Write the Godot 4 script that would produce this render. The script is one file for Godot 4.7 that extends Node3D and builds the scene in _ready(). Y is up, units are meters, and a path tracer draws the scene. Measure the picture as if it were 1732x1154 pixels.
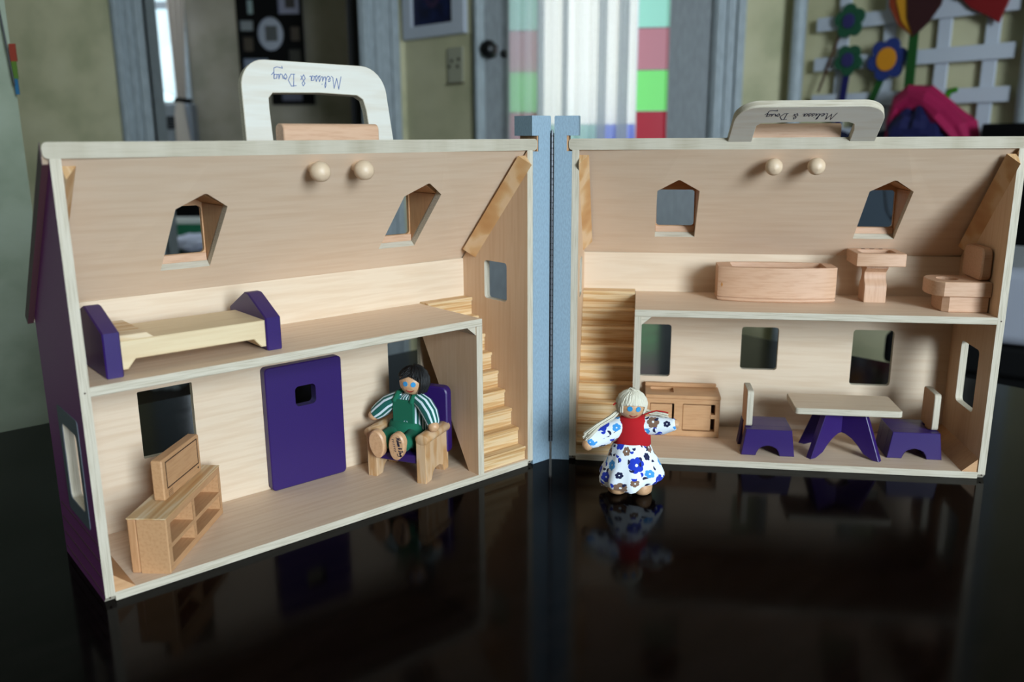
extends Node3D
# A wooden fold-out toy house on a dark dining table, seen from the front, in a dim room.

const IN_L := Vector3(0.01771, 0.0, 0.0)
const YAW_L := 0.70473
const IN_R := Vector3(0.05016, 0.0, -0.01016)
const YAW_R := -0.14375
const T := 0.0059
const EAVE := 0.1742
const TOP := 0.27
const FLOOR_Y := -0.72

var M := {}
var fl: Transform3D
var fr: Transform3D
var flat_id := Transform3D()


# ---------------------------------------------------------------- mesh builder
class MB:
	var tools := {}
	var order := []
	var xf := Transform3D()

	func tool(m) -> SurfaceTool:
		if not tools.has(m):
			var s := SurfaceTool.new()
			s.begin(Mesh.PRIMITIVE_TRIANGLES)
			tools[m] = s
			order.append(m)
		return tools[m]

	func vtri(m, p: Array, n: Array, uv: Array = [Vector2(), Vector2(), Vector2()]) -> void:
		var a: Vector3 = xf * (p[0] as Vector3)
		var b: Vector3 = xf * (p[1] as Vector3)
		var c: Vector3 = xf * (p[2] as Vector3)
		var g := (b - a).cross(c - a)
		if g.length_squared() < 1e-22:
			return
		var nn := []
		for k in 3:
			nn.append((xf.basis * (n[k] as Vector3)).normalized())
		var sum: Vector3 = nn[0] + nn[1] + nn[2]
		var idx := [0, 1, 2]
		if g.dot(sum) > 0.0:
			idx = [0, 2, 1]
		var pts := [a, b, c]
		var s := tool(m)
		for k in idx:
			s.set_normal(nn[k])
			s.set_uv(uv[k])
			s.add_vertex(pts[k])

	func tri(m, a: Vector3, b: Vector3, c: Vector3, n: Vector3) -> void:
		vtri(m, [a, b, c], [n, n, n])

	func quad(m, a: Vector3, b: Vector3, c: Vector3, d: Vector3, toward: Vector3) -> void:
		var n := (c - a).cross(d - b)
		if n.length_squared() < 1e-20:
			return
		n = n.normalized()
		if n.dot(toward) < 0.0:
			n = -n
		tri(m, a, b, c, n)
		tri(m, a, c, d, n)

	func commit() -> ArrayMesh:
		var mesh := ArrayMesh.new()
		for m in order:
			(tools[m] as SurfaceTool).commit(mesh)
			mesh.surface_set_material(mesh.get_surface_count() - 1, m)
		return mesh

	# rounded box between two corners
	func box(m, lo: Vector3, hi: Vector3, r := 0.0) -> void:
		var c := (lo + hi) * 0.5
		var h := (hi - lo) * 0.5
		var rr := minf(r, minf(h.x, minf(h.y, h.z)) * 0.98)
		for ax in 3:
			var u := (ax + 1) % 3
			var v := (ax + 2) % 3
			for sg in [-1.0, 1.0]:
				var cu := _steps(h[u], rr)
				var cv := _steps(h[v], rr)
				for i in cu.size() - 1:
					for j in cv.size() - 1:
						var ps := []
						var ns := []
						for k in [[0, 0], [1, 0], [1, 1], [0, 1]]:
							var p := Vector3()
							p[ax] = sg * h[ax]
							p[u] = cu[i + k[0]]
							p[v] = cv[j + k[1]]
							if rr > 0.0:
								var inner := Vector3(clampf(p.x, -h.x + rr, h.x - rr), clampf(p.y, -h.y + rr, h.y - rr), clampf(p.z, -h.z + rr, h.z - rr))
								var d := (p - inner).normalized()
								ns.append(d)
								ps.append(c + inner + d * rr)
							else:
								var n := Vector3()
								n[ax] = sg
								ns.append(n)
								ps.append(c + p)
						vtri(m, [ps[0], ps[1], ps[2]], [ns[0], ns[1], ns[2]])
						vtri(m, [ps[0], ps[2], ps[3]], [ns[0], ns[2], ns[3]])

	func _steps(h: float, r: float) -> Array:
		if r <= 0.0:
			return [-h, h]
		return [-h, -h + r * 0.42, -h + r, h - r, h - r * 0.42, h]

	# prism from an outline with holes; f maps (outline point, 0..1 depth) to space
	func prism(mfront, mback, medge, poly: Array, holes: Array, f: Callable, bev := 0.0, depth := 1.0) -> void:
		var o := PackedVector2Array(poly)
		if _area(o) < 0.0:
			o.reverse()
		var hs := []
		for h in holes:
			var hh := PackedVector2Array(h)
			if _area(hh) < 0.0:
				hh.reverse()
			hs.append(hh)
		var bt := bev / depth if bev > 0.0 else 0.0
		var face := _inset(o, bev) if bev > 0.0 else o
		var axis: Vector3 = ((f.call(o[0], 1.0) as Vector3) - (f.call(o[0], 0.0) as Vector3)).normalized()
		for piece in _pieces(face, hs):
			var tr := Geometry2D.triangulate_polygon(piece)
			for k in range(0, tr.size(), 3):
				for s in [0.0, 1.0]:
					var a: Vector3 = f.call(piece[tr[k]], s)
					var b: Vector3 = f.call(piece[tr[k + 1]], s)
					var c: Vector3 = f.call(piece[tr[k + 2]], s)
					var n := (b - a).cross(c - a)
					if n.length_squared() < 1e-24:
						continue
					n = n.normalized()
					if n.dot(axis) * (s - 0.5) < 0.0:
						n = -n
					tri(mfront if s > 0.5 else mback, a, b, c, n)
		var loops := [[o, 1.0]]
		for h in hs:
			loops.append([h, -1.0])
		for L in loops:
			var q: PackedVector2Array = L[0]
			var out: float = L[1]
			var n := q.size()
			var en := []
			for i in n:
				var e := (q[(i + 1) % n] - q[i]).normalized()
				en.append(Vector2(e.y, -e.x) * out)
			var rings := [[q, 0.0], [q, 1.0]]
			if bev > 0.0 and out > 0.0:
				rings = [[face, 0.0], [q, bt], [q, 1.0 - bt], [face, 1.0]]
			for g in rings.size() - 1:
				var ra: PackedVector2Array = rings[g][0]
				var ta: float = rings[g][1]
				var rb: PackedVector2Array = rings[g + 1][0]
				var tb: float = rings[g + 1][1]
				for i in n:
					var j := (i + 1) % n
					var n0: Vector2 = en[i]
					var n1: Vector2 = en[i]
					var prv: Vector2 = en[(i + n - 1) % n]
					var nxt: Vector2 = en[j]
					if n0.dot(prv) > 0.8:
						n0 = (n0 + prv).normalized()
					if n1.dot(nxt) > 0.8:
						n1 = (n1 + nxt).normalized()
					var p0: Vector3 = f.call(ra[i], ta)
					var p1: Vector3 = f.call(ra[j], ta)
					var p2: Vector3 = f.call(rb[j], tb)
					var p3: Vector3 = f.call(rb[i], tb)
					var w := 0.0
					if g == 0 and rings.size() > 2:
						w = -1.0
					elif g == 2:
						w = 1.0
					var eps := 0.0005
					var m0: Vector3 = ((f.call(ra[i] + n0 * eps, ta) as Vector3) - p0).normalized() + axis * w
					var m1: Vector3 = ((f.call(ra[j] + n1 * eps, ta) as Vector3) - p1).normalized() + axis * w
					vtri(medge, [p0, p1, p2], [m0, m1, m1])
					vtri(medge, [p0, p2, p3], [m0, m1, m0])

	func _area(p: PackedVector2Array) -> float:
		var a := 0.0
		for i in p.size():
			a += p[i].cross(p[(i + 1) % p.size()])
		return a

	func _inset(p: PackedVector2Array, b: float) -> PackedVector2Array:
		var r := PackedVector2Array()
		var n := p.size()
		for i in n:
			var e0 := (p[i] - p[(i + n - 1) % n]).normalized()
			var e1 := (p[(i + 1) % n] - p[i]).normalized()
			var n0 := Vector2(-e0.y, e0.x)
			var n1 := Vector2(-e1.y, e1.x)
			r.append(p[i] + (n0 + n1) / maxf(0.35, 1.0 + n0.dot(n1)) * b)
		return r

	func _pieces(o: PackedVector2Array, holes: Array) -> Array:
		if holes.is_empty():
			return [o]
		var cuts := []
		for h in holes:
			var c := 0.0
			for p in h:
				c += p.x
			cuts.append(c / h.size())
		cuts.sort()
		var lo := 1e9
		var hi := -1e9
		for p in o:
			lo = minf(lo, p.x)
			hi = maxf(hi, p.x)
		var edges := [lo - 1.0]
		for c in cuts:
			if c - edges[-1] > 1e-4:
				edges.append(c)
		edges.append(hi + 1.0)
		var res := []
		for k in edges.size() - 1:
			var strip := PackedVector2Array([Vector2(edges[k], -9), Vector2(edges[k + 1], -9), Vector2(edges[k + 1], 9), Vector2(edges[k], 9)])
			var now: Array = Geometry2D.intersect_polygons(o, strip)
			for h in holes:
				var nxt := []
				for q in now:
					nxt.append_array(Geometry2D.clip_polygons(q, h))
				now = nxt
			res.append_array(now)
		return res

	# turned shape: profile of (radius, height), around y
	func lathe(m, prof: Array, seg := 24, sx := 1.0, sz := 1.0, uvs := 1.0) -> void:
		var n := prof.size()
		var len := 0.0
		for i in n - 1:
			var a: Vector2 = prof[i]
			var b: Vector2 = prof[i + 1]
			var d := b - a
			var l2 := len + d.length()
			var pn := Vector2(d.y, -d.x).normalized()
			var na := pn
			var nb := pn
			if i > 0:
				var dd: Vector2 = a - prof[i - 1]
				var q := Vector2(dd.y, -dd.x).normalized()
				if q.dot(pn) > 0.6:
					na = (q + pn).normalized()
			if i < n - 2:
				var dd: Vector2 = prof[i + 2] - b
				var q := Vector2(dd.y, -dd.x).normalized()
				if q.dot(pn) > 0.6:
					nb = (q + pn).normalized()
			for k in seg:
				var t0 := TAU * k / seg
				var t1 := TAU * (k + 1) / seg
				var P := []
				var N := []
				var U := []
				for e in [[a, na, t0, len], [b, nb, t0, l2], [b, nb, t1, l2], [a, na, t1, len]]:
					var cs := cos(e[2])
					var sn := sin(e[2])
					P.append(Vector3(e[0].x * cs * sx, e[0].y, e[0].x * sn * sz))
					N.append(Vector3(e[1].x * cs / sx, e[1].y, e[1].x * sn / sz))
					U.append(Vector2(e[2] / TAU * uvs, e[3]))
				vtri(m, [P[0], P[1], P[2]], [N[0], N[1], N[2]], [U[0], U[1], U[2]])
				vtri(m, [P[0], P[2], P[3]], [N[0], N[2], N[3]], [U[0], U[2], U[3]])
			len = l2

	# ball scaled on its axes; wob crumples it
	func ball(m, c: Vector3, r: Vector3, seg := 20, wob := 0.0, seed_ := 1) -> void:
		var nz := FastNoiseLite.new()
		nz.seed = seed_
		nz.frequency = 2.2
		var rows := int(seg / 2.0)
		var g := func(i: int, k: int) -> Array:
			var t := PI * i / rows
			var p := TAU * (k % seg) / seg
			var d := Vector3(sin(t) * cos(p), cos(t), sin(t) * sin(p))
			var w: float = 1.0 + (wob * nz.get_noise_3dv(d) if wob > 0.0 else 0.0)
			return [c + d * r * w, (d / r).normalized(), Vector2(float(k) / seg, float(i) / rows)]
		for i in rows:
			for k in seg:
				var a: Array = g.call(i, k)
				var b: Array = g.call(i, k + 1)
				var e: Array = g.call(i + 1, k + 1)
				var d: Array = g.call(i + 1, k)
				if wob > 0.0:
					var fn: Vector3 = (e[0] - a[0]).cross(b[0] - d[0])
					fn = fn.normalized() if fn.dot(a[1] + e[1]) > 0.0 else -fn.normalized()
					vtri(m, [a[0], b[0], e[0]], [fn, fn, fn])
					vtri(m, [a[0], e[0], d[0]], [fn, fn, fn])
				else:
					vtri(m, [a[0], b[0], e[0]], [a[1], b[1], e[1]], [a[2], b[2], e[2]])
					vtri(m, [a[0], e[0], d[0]], [a[1], e[1], d[1]], [a[2], e[2], d[2]])

	# limb along points with a radius at each; flat squashes the section along the second axis
	func tube(m, pts: Array, rad: Array, seg := 12, flat := 1.0, up := Vector3(0, 0, 1)) -> void:
		var n := pts.size()
		var rings := []
		var len := 0.0
		for i in n:
			var d: Vector3 = (pts[mini(i + 1, n - 1)] - pts[maxi(i - 1, 0)]).normalized()
			var e1 := up - d * up.dot(d)
			if e1.length() < 0.01:
				e1 = Vector3(1, 0, 0) - d * d.x
			e1 = e1.normalized()
			var e2 := d.cross(e1)
			if i > 0:
				len += (pts[i] - pts[i - 1]).length()
			rings.append([pts[i], d, e1, e2, rad[i], len])
		for i in n - 1:
			for k in seg:
				var P := []
				var N := []
				var U := []
				for e in [[i, k], [i + 1, k], [i + 1, k + 1], [i, k + 1]]:
					var R: Array = rings[e[0]]
					var t: float = TAU * e[1] / seg
					var nn: Vector3 = R[2] * cos(t) / flat + R[3] * sin(t)
					P.append(R[0] + (R[2] * cos(t) * flat + R[3] * sin(t)) * R[4])
					N.append(nn.normalized())
					U.append(Vector2(t / TAU * TAU * (rad[0] as float), R[5]))
				vtri(m, [P[0], P[1], P[2]], [N[0], N[1], N[2]], [U[0], U[1], U[2]])
				vtri(m, [P[0], P[2], P[3]], [N[0], N[2], N[3]], [U[0], U[2], U[3]])
		for end in [0, n - 1]:
			var R: Array = rings[end]
			var sg := -1.0 if end == 0 else 1.0
			var cap := 4
			for a in cap:
				var f0 := PI / 2 * a / cap
				var f1 := PI / 2 * (a + 1) / cap
				for k in seg:
					var P := []
					var N := []
					var U := []
					for e in [[f0, k], [f1, k], [f1, k + 1], [f0, k + 1]]:
						var t: float = TAU * e[1] / seg
						var side: Vector3 = (R[2] * cos(t) * flat + R[3] * sin(t)) * cos(e[0])
						var v: Vector3 = side + R[1] * sg * sin(e[0]) * 0.8
						P.append(R[0] + v * R[4])
						N.append(v.normalized())
						U.append(Vector2(t * (rad[0] as float), R[5] + sg * sin(e[0]) * R[4]))
					vtri(m, [P[0], P[1], P[2]], [N[0], N[1], N[2]], [U[0], U[1], U[2]])
					vtri(m, [P[0], P[2], P[3]], [N[0], N[2], N[3]], [U[0], U[2], U[3]])

	# solid between two four-cornered faces
	func slab4(m, q: Array, off: Vector3, medge = null) -> void:
		var me = medge if medge != null else m
		var c := Vector3()
		for p in q:
			c += p
		c = c / q.size() + off * 0.5
		var w := []
		for p in q:
			w.append(p + off)
		if q.size() == 4:
			quad(m, q[0], q[1], q[2], q[3], -off)
			quad(m, w[0], w[1], w[2], w[3], off)
		else:
			var n: Vector3 = (q[1] - q[0]).cross(q[2] - q[0]).normalized()
			tri(m, q[0], q[1], q[2], n if n.dot(off) < 0.0 else -n)
			tri(m, w[0], w[1], w[2], n if n.dot(off) > 0.0 else -n)
		for i in q.size():
			var j := (i + 1) % q.size()
			quad(me, q[i], q[j], w[j], w[i], (q[i] + q[j] + off) * 0.5 - c)

	# flat pen stroke standing proud of the plane z = 0 of at
	func stroke(m, pts: Array, w: float, at: Transform3D) -> void:
		for i in pts.size() - 1:
			var a: Vector2 = pts[i]
			var b: Vector2 = pts[i + 1]
			var d := (b - a).normalized()
			var n := Vector2(-d.y, d.x) * w * 0.5
			var e := d * w * 0.3
			var q := []
			for p in [a - e - n, b + e - n, b + e + n, a - e + n]:
				q.append(at * Vector3(p.x, p.y, 0.0))
			slab4(m, q, at.basis.z * 0.00012)


# ---------------------------------------------------------------- scene helpers
func numbered(parent: Node, called: String) -> String:
	if not parent.has_node(called):
		return called
	var k := 1
	while parent.has_node("%s_%03d" % [called, k]):
		k += 1
	return "%s_%03d" % [called, k]


func thing(called: String, label: String, category: String, xf := Transform3D(), group := "") -> Node3D:
	var o := Node3D.new()
	o.name = numbered(self, called)
	add_child(o, true)
	o.transform = xf
	tag(o, label, category, group)
	return o


func tag(o: Node, label: String, category: String, group := "") -> Node:
	o.set_meta("label", label)
	o.set_meta("category", category)
	if group != "":
		o.set_meta("group", group)
	return o


func put(called: String, b: MB, parent: Node = null, xf := Transform3D()) -> MeshInstance3D:
	var par: Node = parent if parent else self
	var o := MeshInstance3D.new()
	o.name = numbered(par, called)
	o.mesh = b.commit()
	par.add_child(o, true)
	o.transform = xf
	return o


func struct(called: String, b: MB, label: String, xf := Transform3D()) -> MeshInstance3D:
	var o := put(called, b, null, xf)
	o.set_meta("kind", "structure")
	tag(o, label, called.split("_")[0])
	return o


func flat_map(xf: Transform3D, depth: float) -> Callable:
	return func(p: Vector2, t: float) -> Vector3: return xf * Vector3(p.x, p.y, t * depth)


# outline in x, y at z = z0, going back to front by depth
func exz(b: MB, m, poly: Array, z0: float, depth: float, bev := 0.0, holes := [], mface = null) -> void:
	var mf = mface if mface != null else m
	b.prism(mf, mf, m, poly, holes, flat_map(Transform3D(Basis(), Vector3(0, 0, z0)), depth), bev, depth)


# outline in z, y at x = x0, growing by depth in x
func exx(b: MB, m, poly: Array, x0: float, depth: float, bev := 0.0, holes := [], mpos = null, mneg = null) -> void:
	var f := func(p: Vector2, t: float) -> Vector3: return Vector3(x0 + t * depth, p.y, p.x)
	b.prism(mpos if mpos != null else m, mneg if mneg != null else m, m, poly, holes, f, bev, absf(depth))


# outline in x, z at y = y0, growing up by depth
func exy(b: MB, m, poly: Array, y0: float, depth: float, bev := 0.0, holes := [], mface = null) -> void:
	var f := func(p: Vector2, t: float) -> Vector3: return Vector3(p.x, y0 + t * depth, p.y)
	var mf = mface if mface != null else m
	b.prism(mf, mf, m, poly, holes, f, bev, depth)


func V(x: float, y: float) -> Vector2:
	return Vector2(x, y)


func rrect(x0: float, y0: float, x1: float, y1: float, r: float, seg := 4) -> Array:
	var p := []
	for c in [[x1 - r, y0 + r, -PI / 2], [x1 - r, y1 - r, 0.0], [x0 + r, y1 - r, PI / 2], [x0 + r, y0 + r, PI]]:
		for k in seg + 1:
			var t: float = c[2] + PI / 2 * k / seg
			p.append(V(c[0] + r * cos(t), c[1] + r * sin(t)))
	return p


func ring(cx: float, cy: float, rx: float, ry: float, seg := 20) -> Array:
	var p := []
	for k in seg:
		p.append(V(cx + rx * cos(TAU * k / seg), cy + ry * sin(TAU * k / seg)))
	return p


func noise_tex(freq: float, oct: int, ramp: Array, seed_: int, warp := 0.0, size := 512) -> NoiseTexture2D:
	var n := FastNoiseLite.new()
	n.noise_type = FastNoiseLite.TYPE_SIMPLEX_SMOOTH
	n.seed = seed_
	n.frequency = freq
	n.fractal_octaves = oct
	if warp > 0.0:
		n.domain_warp_enabled = true
		n.domain_warp_amplitude = warp
		n.domain_warp_frequency = freq * 0.6
	var g := Gradient.new()
	var offs := PackedFloat32Array()
	var cols := PackedColorArray()
	for r in ramp:
		offs.append(r[0])
		cols.append(r[1])
	g.offsets = offs
	g.colors = cols
	var t := NoiseTexture2D.new()
	t.width = size
	t.height = size
	t.seamless = true
	t.noise = n
	t.color_ramp = g
	return t


func mat(c: Color, rough := 0.6, tex: Texture2D = null, sc := Vector3.ONE) -> StandardMaterial3D:
	var m := StandardMaterial3D.new()
	m.albedo_color = c
	m.roughness = rough
	if tex:
		m.albedo_texture = tex
		m.uv1_triplanar = true
		m.uv1_scale = sc
		m.uv1_triplanar_sharpness = 6.0
	return m


func cloth(c: Color, tex: Texture2D, sc: float) -> StandardMaterial3D:
	var m := StandardMaterial3D.new()
	m.albedo_color = c
	m.roughness = 0.9
	m.albedo_texture = tex
	m.uv1_scale = Vector3(sc, sc, 1)
	m.rim_enabled = true
	m.rim = 0.2
	return m


func disc(img: Image, cx: float, cy: float, r: float, c: Color) -> void:
	var w := img.get_width()
	var h := img.get_height()
	for y in range(int(cy - r), int(cy + r) + 1):
		for x in range(int(cx - r), int(cx + r) + 1):
			if (x - cx) * (x - cx) + (y - cy) * (y - cy) <= r * r:
				img.set_pixel(posmod(x, w), posmod(y, h), c)


func flower_tex() -> ImageTexture:
	var img := Image.create(384, 384, false, Image.FORMAT_RGB8)
	img.fill(Color(0.93, 0.95, 0.97))
	var rng := RandomNumberGenerator.new()
	rng.seed = 11
	var blue := Color(0.06, 0.2, 0.72)
	var sky := Color(0.25, 0.6, 0.88)
	var brown := Color(0.5, 0.38, 0.3)
	var navy := Color(0.06, 0.08, 0.25)
	var white := Color(0.93, 0.95, 0.97)
	for q in [[70, 80, 40, blue], [250, 60, 30, brown], [180, 190, 42, blue], [320, 170, 28, sky], [60, 270, 30, brown], [300, 300, 40, blue], [170, 330, 28, sky], [370, 30, 22, brown], [150, 20, 18, navy], [10, 180, 22, sky], [120, 140, 22, sky], [240, 260, 24, brown], [20, 340, 30, blue], [340, 95, 30, blue], [190, 95, 20, brown], [260, 130, 18, navy], [110, 230, 20, navy], [240, 360, 26, blue], [80, 370, 22, sky], [380, 230, 24, brown], [15, 20, 22, sky]]:
		var n := 6
		var off := rng.randf() * TAU
		for k in n:
			disc(img, q[0] + cos(off + TAU * k / n) * q[2] * 0.62, q[1] + sin(off + TAU * k / n) * q[2] * 0.62, q[2] * 0.42, q[3])
		disc(img, q[0], q[1], q[2] * 0.6, q[3])
		disc(img, q[0], q[1], q[2] * 0.2, white)
	for k in 44:
		var p := Vector2(rng.randf() * 384, rng.randf() * 384)
		var d := Vector2.from_angle(rng.randf() * TAU) * 2.0
		var c := navy if k % 3 else blue
		for i in 12:
			disc(img, p.x + d.x * i, p.y + d.y * i, 6.5 * sin(PI * (i + 1) / 13.0), c)
			d = d.rotated(0.1)
	return ImageTexture.create_from_image(img)


func stripe_tex() -> ImageTexture:
	var img := Image.create(64, 64, false, Image.FORMAT_RGB8)
	img.fill(Color(0.85, 0.9, 0.92))
	img.fill_rect(Rect2i(0, 0, 34, 64), Color(0.0, 0.36, 0.32))
	return ImageTexture.create_from_image(img)


const GLYPH := {
	"M": [1.15, [[0, 0, 0.3, 1.05, 0.48, 0.15, 0.8, 1.0, 0.9, 0.1, 1.08, 0]]],
	"e": [0.42, [[0, 0.15, 0.25, 0.3, 0.22, 0.48, 0.06, 0.4, 0.06, 0.1, 0.25, 0, 0.42, 0.15]]],
	"l": [0.3, [[0, 0.15, 0.22, 0.75, 0.2, 1.0, 0.1, 0.8, 0.12, 0.08, 0.3, 0.1]]],
	"i": [0.28, [[0, 0.15, 0.14, 0.45, 0.13, 0.08, 0.28, 0.1], [0.2, 0.68, 0.22, 0.72]]],
	"s": [0.34, [[0, 0.1, 0.2, 0.5, 0.28, 0.2, 0.1, 0, 0.34, 0.1]]],
	"a": [0.55, [[0.36, 0.45, 0.1, 0.4, 0.05, 0.1, 0.25, 0.05, 0.38, 0.45, 0.38, 0.08, 0.55, 0.12]]],
	"&": [0.6, [[0.5, 0.1, 0.1, 0.7, 0.28, 0.92, 0.4, 0.7, 0.05, 0.3, 0.2, 0, 0.52, 0.42]]],
	"D": [0.85, [[0.22, 0, 0.27, 1], [0.0, 0.92, 0.5, 0.98, 0.8, 0.5, 0.5, 0.02, 0.1, 0]]],
	"o": [0.48, [[0.2, 0.45, 0.05, 0.25, 0.2, 0, 0.4, 0.25, 0.2, 0.45, 0.48, 0.35]]],
	"u": [0.52, [[0, 0.4, 0.06, 0.08, 0.25, 0.05, 0.4, 0.45, 0.4, 0.08, 0.52, 0.12]]],
	"g": [0.5, [[0.36, 0.45, 0.1, 0.4, 0.05, 0.1, 0.3, 0.1, 0.38, 0.45, 0.34, -0.4, 0.05, -0.5, -0.5, -0.42, -0.45, -0.58], [0.34, -0.1, 0.6, 0.15]]],
	" ": [0.4, []],
}


# handwriting on a plane: at maps letter space (x along, y up, z out) to the surface
func script_text(b: MB, m, text: String, wide: float, pen: float, at: Transform3D, tall := 1.0) -> void:
	var total := 0.0
	for ch in text:
		total += GLYPH[ch][0]
	var k := wide / total
	var x := 0.0
	for ch in text:
		for line in GLYPH[ch][1]:
			var pts := []
			for i in range(0, line.size(), 2):
				pts.append(V((x + line[i] + line[i + 1] * 0.12) * k, line[i + 1] * k * tall))
			b.stroke(m, pts, pen, at)
		x += GLYPH[ch][0]


func _ready() -> void:
	setup()
	materials()
	room()
	dining_table()
	dollhouse()
	furniture_left()
	furniture_right()
	dolls()
	background()


# ---------------------------------------------------------------- camera, sky, light, exposure
func setup() -> void:
	fl = Transform3D(Basis(Vector3.UP, YAW_L), IN_L)
	fr = Transform3D(Basis(Vector3.UP, YAW_R), IN_R)
	var cam := Camera3D.new()
	cam.name = "camera"
	cam.fov = 43.64
	cam.near = 0.02
	cam.far = 30.0
	cam.transform = Transform3D(Basis(Vector3.RIGHT, -0.23389) * Basis(Vector3(0, 0, 1), -0.00555), Vector3(0, 0.27969, 0.70526))
	var at := CameraAttributesPhysical.new()
	at.frustum_focal_length = 29.97
	at.frustum_focus_distance = 0.66
	at.exposure_aperture = 6.5
	cam.attributes = at
	add_child(cam)
	cam.fov = 43.64
	cam.current = true

	var env := Environment.new()
	var sky := Sky.new()
	var sm := ProceduralSkyMaterial.new()
	sm.sky_top_color = Color(0.7, 0.78, 0.88)
	sm.sky_horizon_color = Color(0.85, 0.9, 0.95)
	sm.ground_bottom_color = Color(0.2, 0.2, 0.18)
	sm.ground_horizon_color = Color(0.6, 0.62, 0.62)
	sky.sky_material = sm
	env.sky = sky
	env.background_mode = Environment.BG_SKY
	env.tonemap_mode = Environment.TONE_MAPPER_LINEAR
	env.tonemap_exposure = 1.0
	env.sdfgi_enabled = true
	env.ssao_enabled = true
	env.ssil_enabled = true
	var we := WorldEnvironment.new()
	we.name = "world"
	we.environment = env
	add_child(we)

	# daylight of the window behind the camera, to the right
	area("window_daylight", Vector3(1.35, 0.77, 2.55), Vector3(0.1, 0.12, 0), Vector2(0.95, 1.2), Color(0.88, 0.95, 1.0), 14.3)
	# the two lit windows at the back
	area("door_daylight", Vector3(0.27, 0.75, -2.22), Vector3(0.1, 0.4, 1.0), Vector2(0.5, 0.9), Color(0.9, 0.97, 1.0), 0.06)
	area("far_daylight", Vector3(-1.95, 0.95, -3.75), Vector3(-1.5, 0.3, -2.7), Vector2(0.5, 0.9), Color(0.9, 0.95, 1.0), 0.65)


func area(called: String, at: Vector3, to: Vector3, size: Vector2, c: Color, e: float) -> void:
	var l := AreaLight3D.new()
	l.name = called
	l.area_size = size
	l.light_color = c
	l.light_energy = e
	l.shadow_enabled = true
	l.set("area_range", 12.0)
	l.set("area_attenuation", 2.0)
	add_child(l)
	l.look_at_from_position(at, to, Vector3.UP)


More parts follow.
